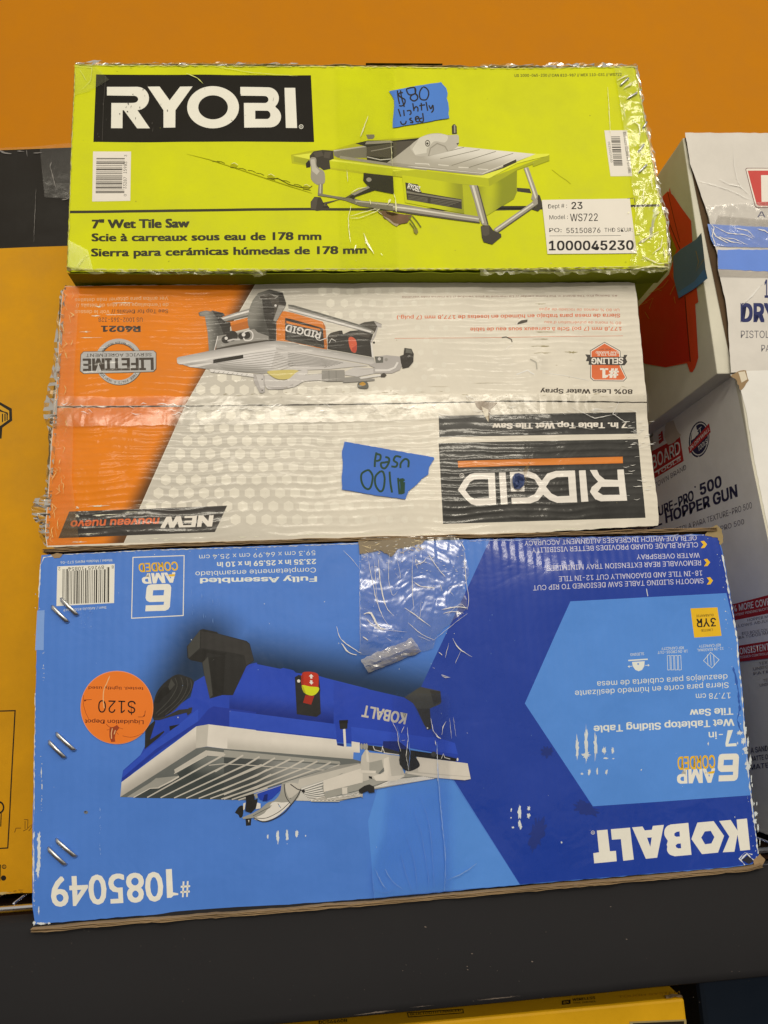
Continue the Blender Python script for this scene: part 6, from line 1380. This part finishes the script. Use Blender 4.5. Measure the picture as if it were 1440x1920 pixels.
ec.poly(kp((120, 150, 205), .25, .5), [(70, 1145), (84, 1144), (83, 1170), (82, 1219), (66, 1219), (68, 1180)])
ec.build()
# torn kraft corner top left / right / bottom
kc = Part('torn_corners', FK, kb, extra=.0004)
kc.poly(KRAFT, chain([(95, 1040), (106, 1037), (118, 1039), (112, 1046), (102, 1047)], 3, .8, 2)); kc.poly(pm((150, 128, 84), 'plain', .9, .1, grime=.4), chain([(1322, 1004), (1330, 992), (1345, 984), (1354, 992), (1356, 1016), (1350, 1022), (1346, 1008), (1334, 1006)], 3, 1.2, 3))
kc.poly(KRAFT, chain([(1412, 1612), (1424, 1600), (1434, 1612), (1428, 1622), (1414, 1626)], 3, 1, 5)); kc.build()
board_layers('bottom_flap_edge', KRAFT, kb, FK, [(62, 1738), (250, 1722), (480, 1705), (702, 1687), (975, 1663), (1200, 1643), (1400, 1624), (1424, 1618)], 3, .0006, .0012, .03, -1, 5, .006)
board_layers('top_flap_edge', KRAFT, kb, FK, [(80, 1036), (300, 1026), (480, 1020), (700, 1013), (980, 1006), (1200, 1000), (1345, 995)], 3, .0007, .0014, .03, 1, 6, .0015)
board_layers('inner_flap_edge', KRAFTD, kb, FK, [(90, 1040), (480, 1022), (980, 1008), (1335, 1000)], 3, .001, .0016, .03, 1, 9, -.004)
# staples
for a_, b_ in (((98, 1137), (128, 1167)), ((115, 1123), (146, 1154)), ((92, 1390), (123, 1421)), ((106, 1375), (141, 1407)), ((91, 1590), (124, 1621)), ((106, 1574), (143, 1606))):
    staple(FK, a_, b_, kb, .0016, .0026)
hl_ = Part('staple_holes', FK, kb, extra=.0003)
for a_ in ((98, 1137), (115, 1123), (92, 1390), (106, 1375), (91, 1590), (106, 1574)): hl_.ell(pm((24, 24, 28)), a_, 2.6, 1.8, rot=.7, n=12)
hl_.ell(pm((110, 110, 104)), (161, 1523), 4, 3, n=12); hl_.ell(pm((60, 60, 60)), (160, 1522), 2, 1.5, n=10); hl_.build()
# ---- clear tape over the top edge, crumpled, and along the bottom
FB = film('wrinkled_tape', .035, (170, 195, 220), .19, .13, 1.1)
tape(FK, kb, FB, chain([(676, 1008), (866, 1005), (872, 1040), (880, 1075), (870, 1100), (876, 1140), (820, 1190), (812, 1216), (760, 1232), (690, 1228), (674, 1228), (676, 1120)], 8, 1.2, 4), .0011)
tape(FK, kb, film('film_thin', .015, (120, 150, 190), .2, .0, .05), [(697, 1628), (720, 1560), (740, 1300), (842, 1300), (848, 1672), (700, 1684)], .0011)
br = Part('kraft_tape', FK, kb, 'brown tape remnant folded over the top edge', extra=.0013); br.poly(pm((128, 110, 80), 'plain', .35, .5, coat=.5, grime=.35), chain([(672, 1012), (760, 1008), (800, 1010), (790, 1020), (745, 1030), (734, 1044), (712, 1032), (674, 1039)], 5, 1, 3)); br.build()
# loose crumpled end of the tape standing off the board
vs, fs = [], []; rnd = random.Random(5); NU, NV = 16, 7
A_, B_, C_, D_ = (676, 1236), (772, 1196), (790, 1222), (690, 1262)
for j in range(NV):
    for i in range(NU):
        s_, t_ = i/(NU-1), j/(NV-1); x = (A_[0]*(1-s_)+B_[0]*s_)*(1-t_)+(D_[0]*(1-s_)+C_[0]*s_)*t_; y = (A_[1]*(1-s_)+B_[1]*s_)*(1-t_)+(D_[1]*(1-s_)+C_[1]*s_)*t_
        vs.append(FK.hit(x+rnd.uniform(-1.5, 1.5), y+rnd.uniform(-1.5, 1.5))+Vector((0, -.0025-.006*math.sin(t_*3.14)*(.4+.6*rnd.random()), 0)))
for j in range(NV-1):
    for i in range(NU-1): q = j*NU+i; fs.append((q, q+NU, q+NU+1, q+1))
mesh_obj('loose_tape_end', vs, fs, film('crumpled_clear', .30, (220, 205, 170), .16, .14, 1.4), kb, 'crumpled loose end of the clear tape')
cz = Part('tape_creases', FK, kb, extra=.0015); z = Z(480, 980, 2.88); KC = pm((232, 236, 240), 'plain', .14, .8, coat=.8)
for pts, w in (([(598, 170), (625, 300), (650, 420), (690, 520), (730, 570)], 1.6), ([(660, 200), (672, 330), (700, 450), (745, 505)], 2.6), ([(640, 210), (650, 380), (665, 470)], 1), ([(720, 170), (715, 300), (735, 390), (765, 370)], 1), ([(760, 190), (780, 300), (750, 270)], .9), ([(845, 180), (842, 320), (850, 470)], 1.4), ([(800, 460), (860, 500), (940, 560)], 2), ([(580, 495), (620, 490), (660, 560), (700, 575)], 4), ([(590, 515), (640, 560), (690, 580)], 2), ([(820, 540), (890, 600), (965, 635)], 1.6), ([(870, 610), (940, 640)], 1.4),
               ([(1000, 470), (1080, 455), (1140, 462)], 2.6), ([(1010, 490), (1060, 480), (1120, 490)], 1.6), ([(1030, 500), (1100, 440), (1135, 470)], 1), ([(850, 320), (890, 345), (965, 352)], 2.6), ([(930, 170), (975, 240), (1020, 295)], 2.4), ([(1125, 160), (1130, 300), (1145, 400), (1140, 470)], 1.6), ([(1100, 100), (1128, 150)], 1.4), ([(990, 330), (1005, 370)], 2), ([(435, 560), (460, 630), (540, 690), (570, 705)], 2.4), ([(460, 650), (500, 700), (545, 715)], 3), ([(575, 615), (605, 635)], 3), ([(1060, 625), (1095, 680), (1165, 725)], 2), ([(1040, 650), (1020, 730)], 1), ([(1105, 690), (1075, 760)], 1.2), ([(985, 700), (1005, 715)], 2), ([(560, 170), (562, 660)], .8),
               ([(470, 150), (520, 200), (560, 250)], .8), ([(855, 230), (900, 215), (920, 190)], 1.4), ([(870, 250), (860, 200), (890, 230)], 1.4), ([(730, 640), (700, 620)], .9), ([(950, 640), (1050, 560), (1140, 490)], .8), ([(1070, 400), (1040, 350), (1130, 330)], .7), ([(1000, 820), (1040, 835)], 1.2), ([(695, 580), (815, 590)], .8), ([(845, 470), (880, 520), (890, 420)], .8)):
    cz.crease(KC, smooth(z(*pts), 4, False), w*.72)
rnd = random.Random(50)
for i in range(90):
    x, y = rnd.uniform(560, 1130), rnd.uniform(90, 270)**1.0; cz.scuff(KC, *z((x, y))[0], rnd.uniform(1.5, 9), rnd.uniform(.5, 1.6), i, rnd.uniform(-.5, .3), 9, .7)
for i in range(50):
    x, y = rnd.uniform(560, 1100), rnd.uniform(250, 640); cz.scuff(KC, *z((x, y))[0], rnd.uniform(.7, 2.4), rnd.uniform(.5, 1.6), i, rnd.uniform(-2, 2), 8, .7)
gold = pm((210, 184, 130), 'plain', .2, .7, coat=.6)
for i in range(26):
    x, y = rnd.uniform(560, 950), rnd.uniform(85, 160); cz.crease(gold, z((x, y), (x+rnd.uniform(-30, 30), y+rnd.uniform(-6, 20)), (x+rnd.uniform(-50, 50), y+rnd.uniform(-15, 25))), rnd.uniform(.4, 1.1))
z = Z(480, 1360, 2.88); KD = pm((120, 150, 205), 'plain', .2, .6, coat=.4); KL = pm((92, 130, 195), 'plain', .2, .6, coat=.4)
for pts, w in (([(625, 780), (640, 935)], 1), ([(640, 770), (680, 850), (705, 880)], 1.3), ([(695, 770), (730, 830), (790, 880)], 1.2), ([(780, 690), (805, 790), (840, 890)], 1), ([(810, 600), (850, 720), (870, 890)], 1), ([(850, 460), (890, 580), (910, 700), (930, 830)], .9), ([(880, 370), (930, 520), (950, 700), (960, 900)], 1), ([(975, 90), (980, 250), (1000, 500), (1020, 700), (1015, 890)], 1.6), ([(990, 290), (1005, 520), (1030, 890)], 1), ([(930, 770), (930, 880)], 1), ([(760, 0), (780, 90)], .9), ([(815, 10), (830, 150), (820, 230)], .9), ([(1030, 830), (1120, 790), (1190, 740)], 1.6), ([(640, 880), (700, 900), (760, 870)], .8)):
    cz.crease(KD if w > 1 else KL, smooth(z(*pts), 4, False), w)
z = Z(640, 1240, 5.5385)
for pts, w in (([(530, 630), (580, 730), (590, 850), (615, 935)], .9), ([(680, 680), (690, 800), (670, 980), (700, 1140)], .8), ([(620, 740), (650, 670)], .8), ([(620, 820), (660, 815)], .9), ([(925, 590), (950, 720), (1010, 790)], 1.0), ([(980, 770), (1030, 800)], 2), ([(1040, 760), (1050, 680), (1085, 620)], 1.2), ([(970, 820), (980, 870)], 1.2), ([(990, 900), (995, 1240)], .9), ([(1120, 590), (1140, 800)], .5), ([(1160, 580), (1190, 780)], .5), ([(945, 65), (970, 75)], 1), ([(1040, 150), (1080, 170), (1130, 165)], 1), ([(1300, 740), (1312, 745)], 1.6)): cz.crease(KC, z(*pts), w)
z = Z(40, 980, 2.88)
for i in range(26): x = rnd.uniform(855, 1070); y = rnd.uniform(250, 520); cz.crease(KD, z((x, y), (x+2, y+rnd.uniform(6, 30))), .7)
for i in range(24): x = rnd.uniform(320, 385); y = rnd.uniform(460, 580); cz.scuff(KD, *z((x, y))[0], rnd.uniform(1, 5), rnd.uniform(.5, 1.4), i, -.7, 8, .6)
cz.build()

# ================================================================== light: ceiling strip lamps of the shop
w_ = bpy.data.worlds.new('World'); scene.world = w_; w_.use_nodes = True
bg = w_.node_tree.nodes['Background']; bg.inputs[0].default_value = (1.0, .90, .74, 1); bg.inputs[1].default_value = AMB
def lamp(name, loc, target, sx, sy, power, col=(1.0, .91, .74)):
    ld = bpy.data.lights.new(name, 'AREA'); ld.shape = 'RECTANGLE'; ld.size = sx; ld.size_y = sy; ld.energy = power; ld.color = col
    o = bpy.data.objects.new(name, ld); COL.objects.link(o); o.location = loc
    o.rotation_euler = (Vector(target)-Vector(loc)).to_track_quat('-Z', 'Y').to_euler(); return o
for args in LAMPS: lamp('ceiling_lamp', *args)
scene.view_settings.view_transform = 'Standard'; scene.view_settings.look = 'None'
scene.view_settings.exposure = EXPO; scene.view_settings.gamma = 1
scene.cycles.max_bounces = 8; scene.cycles.transparent_max_bounces = 16
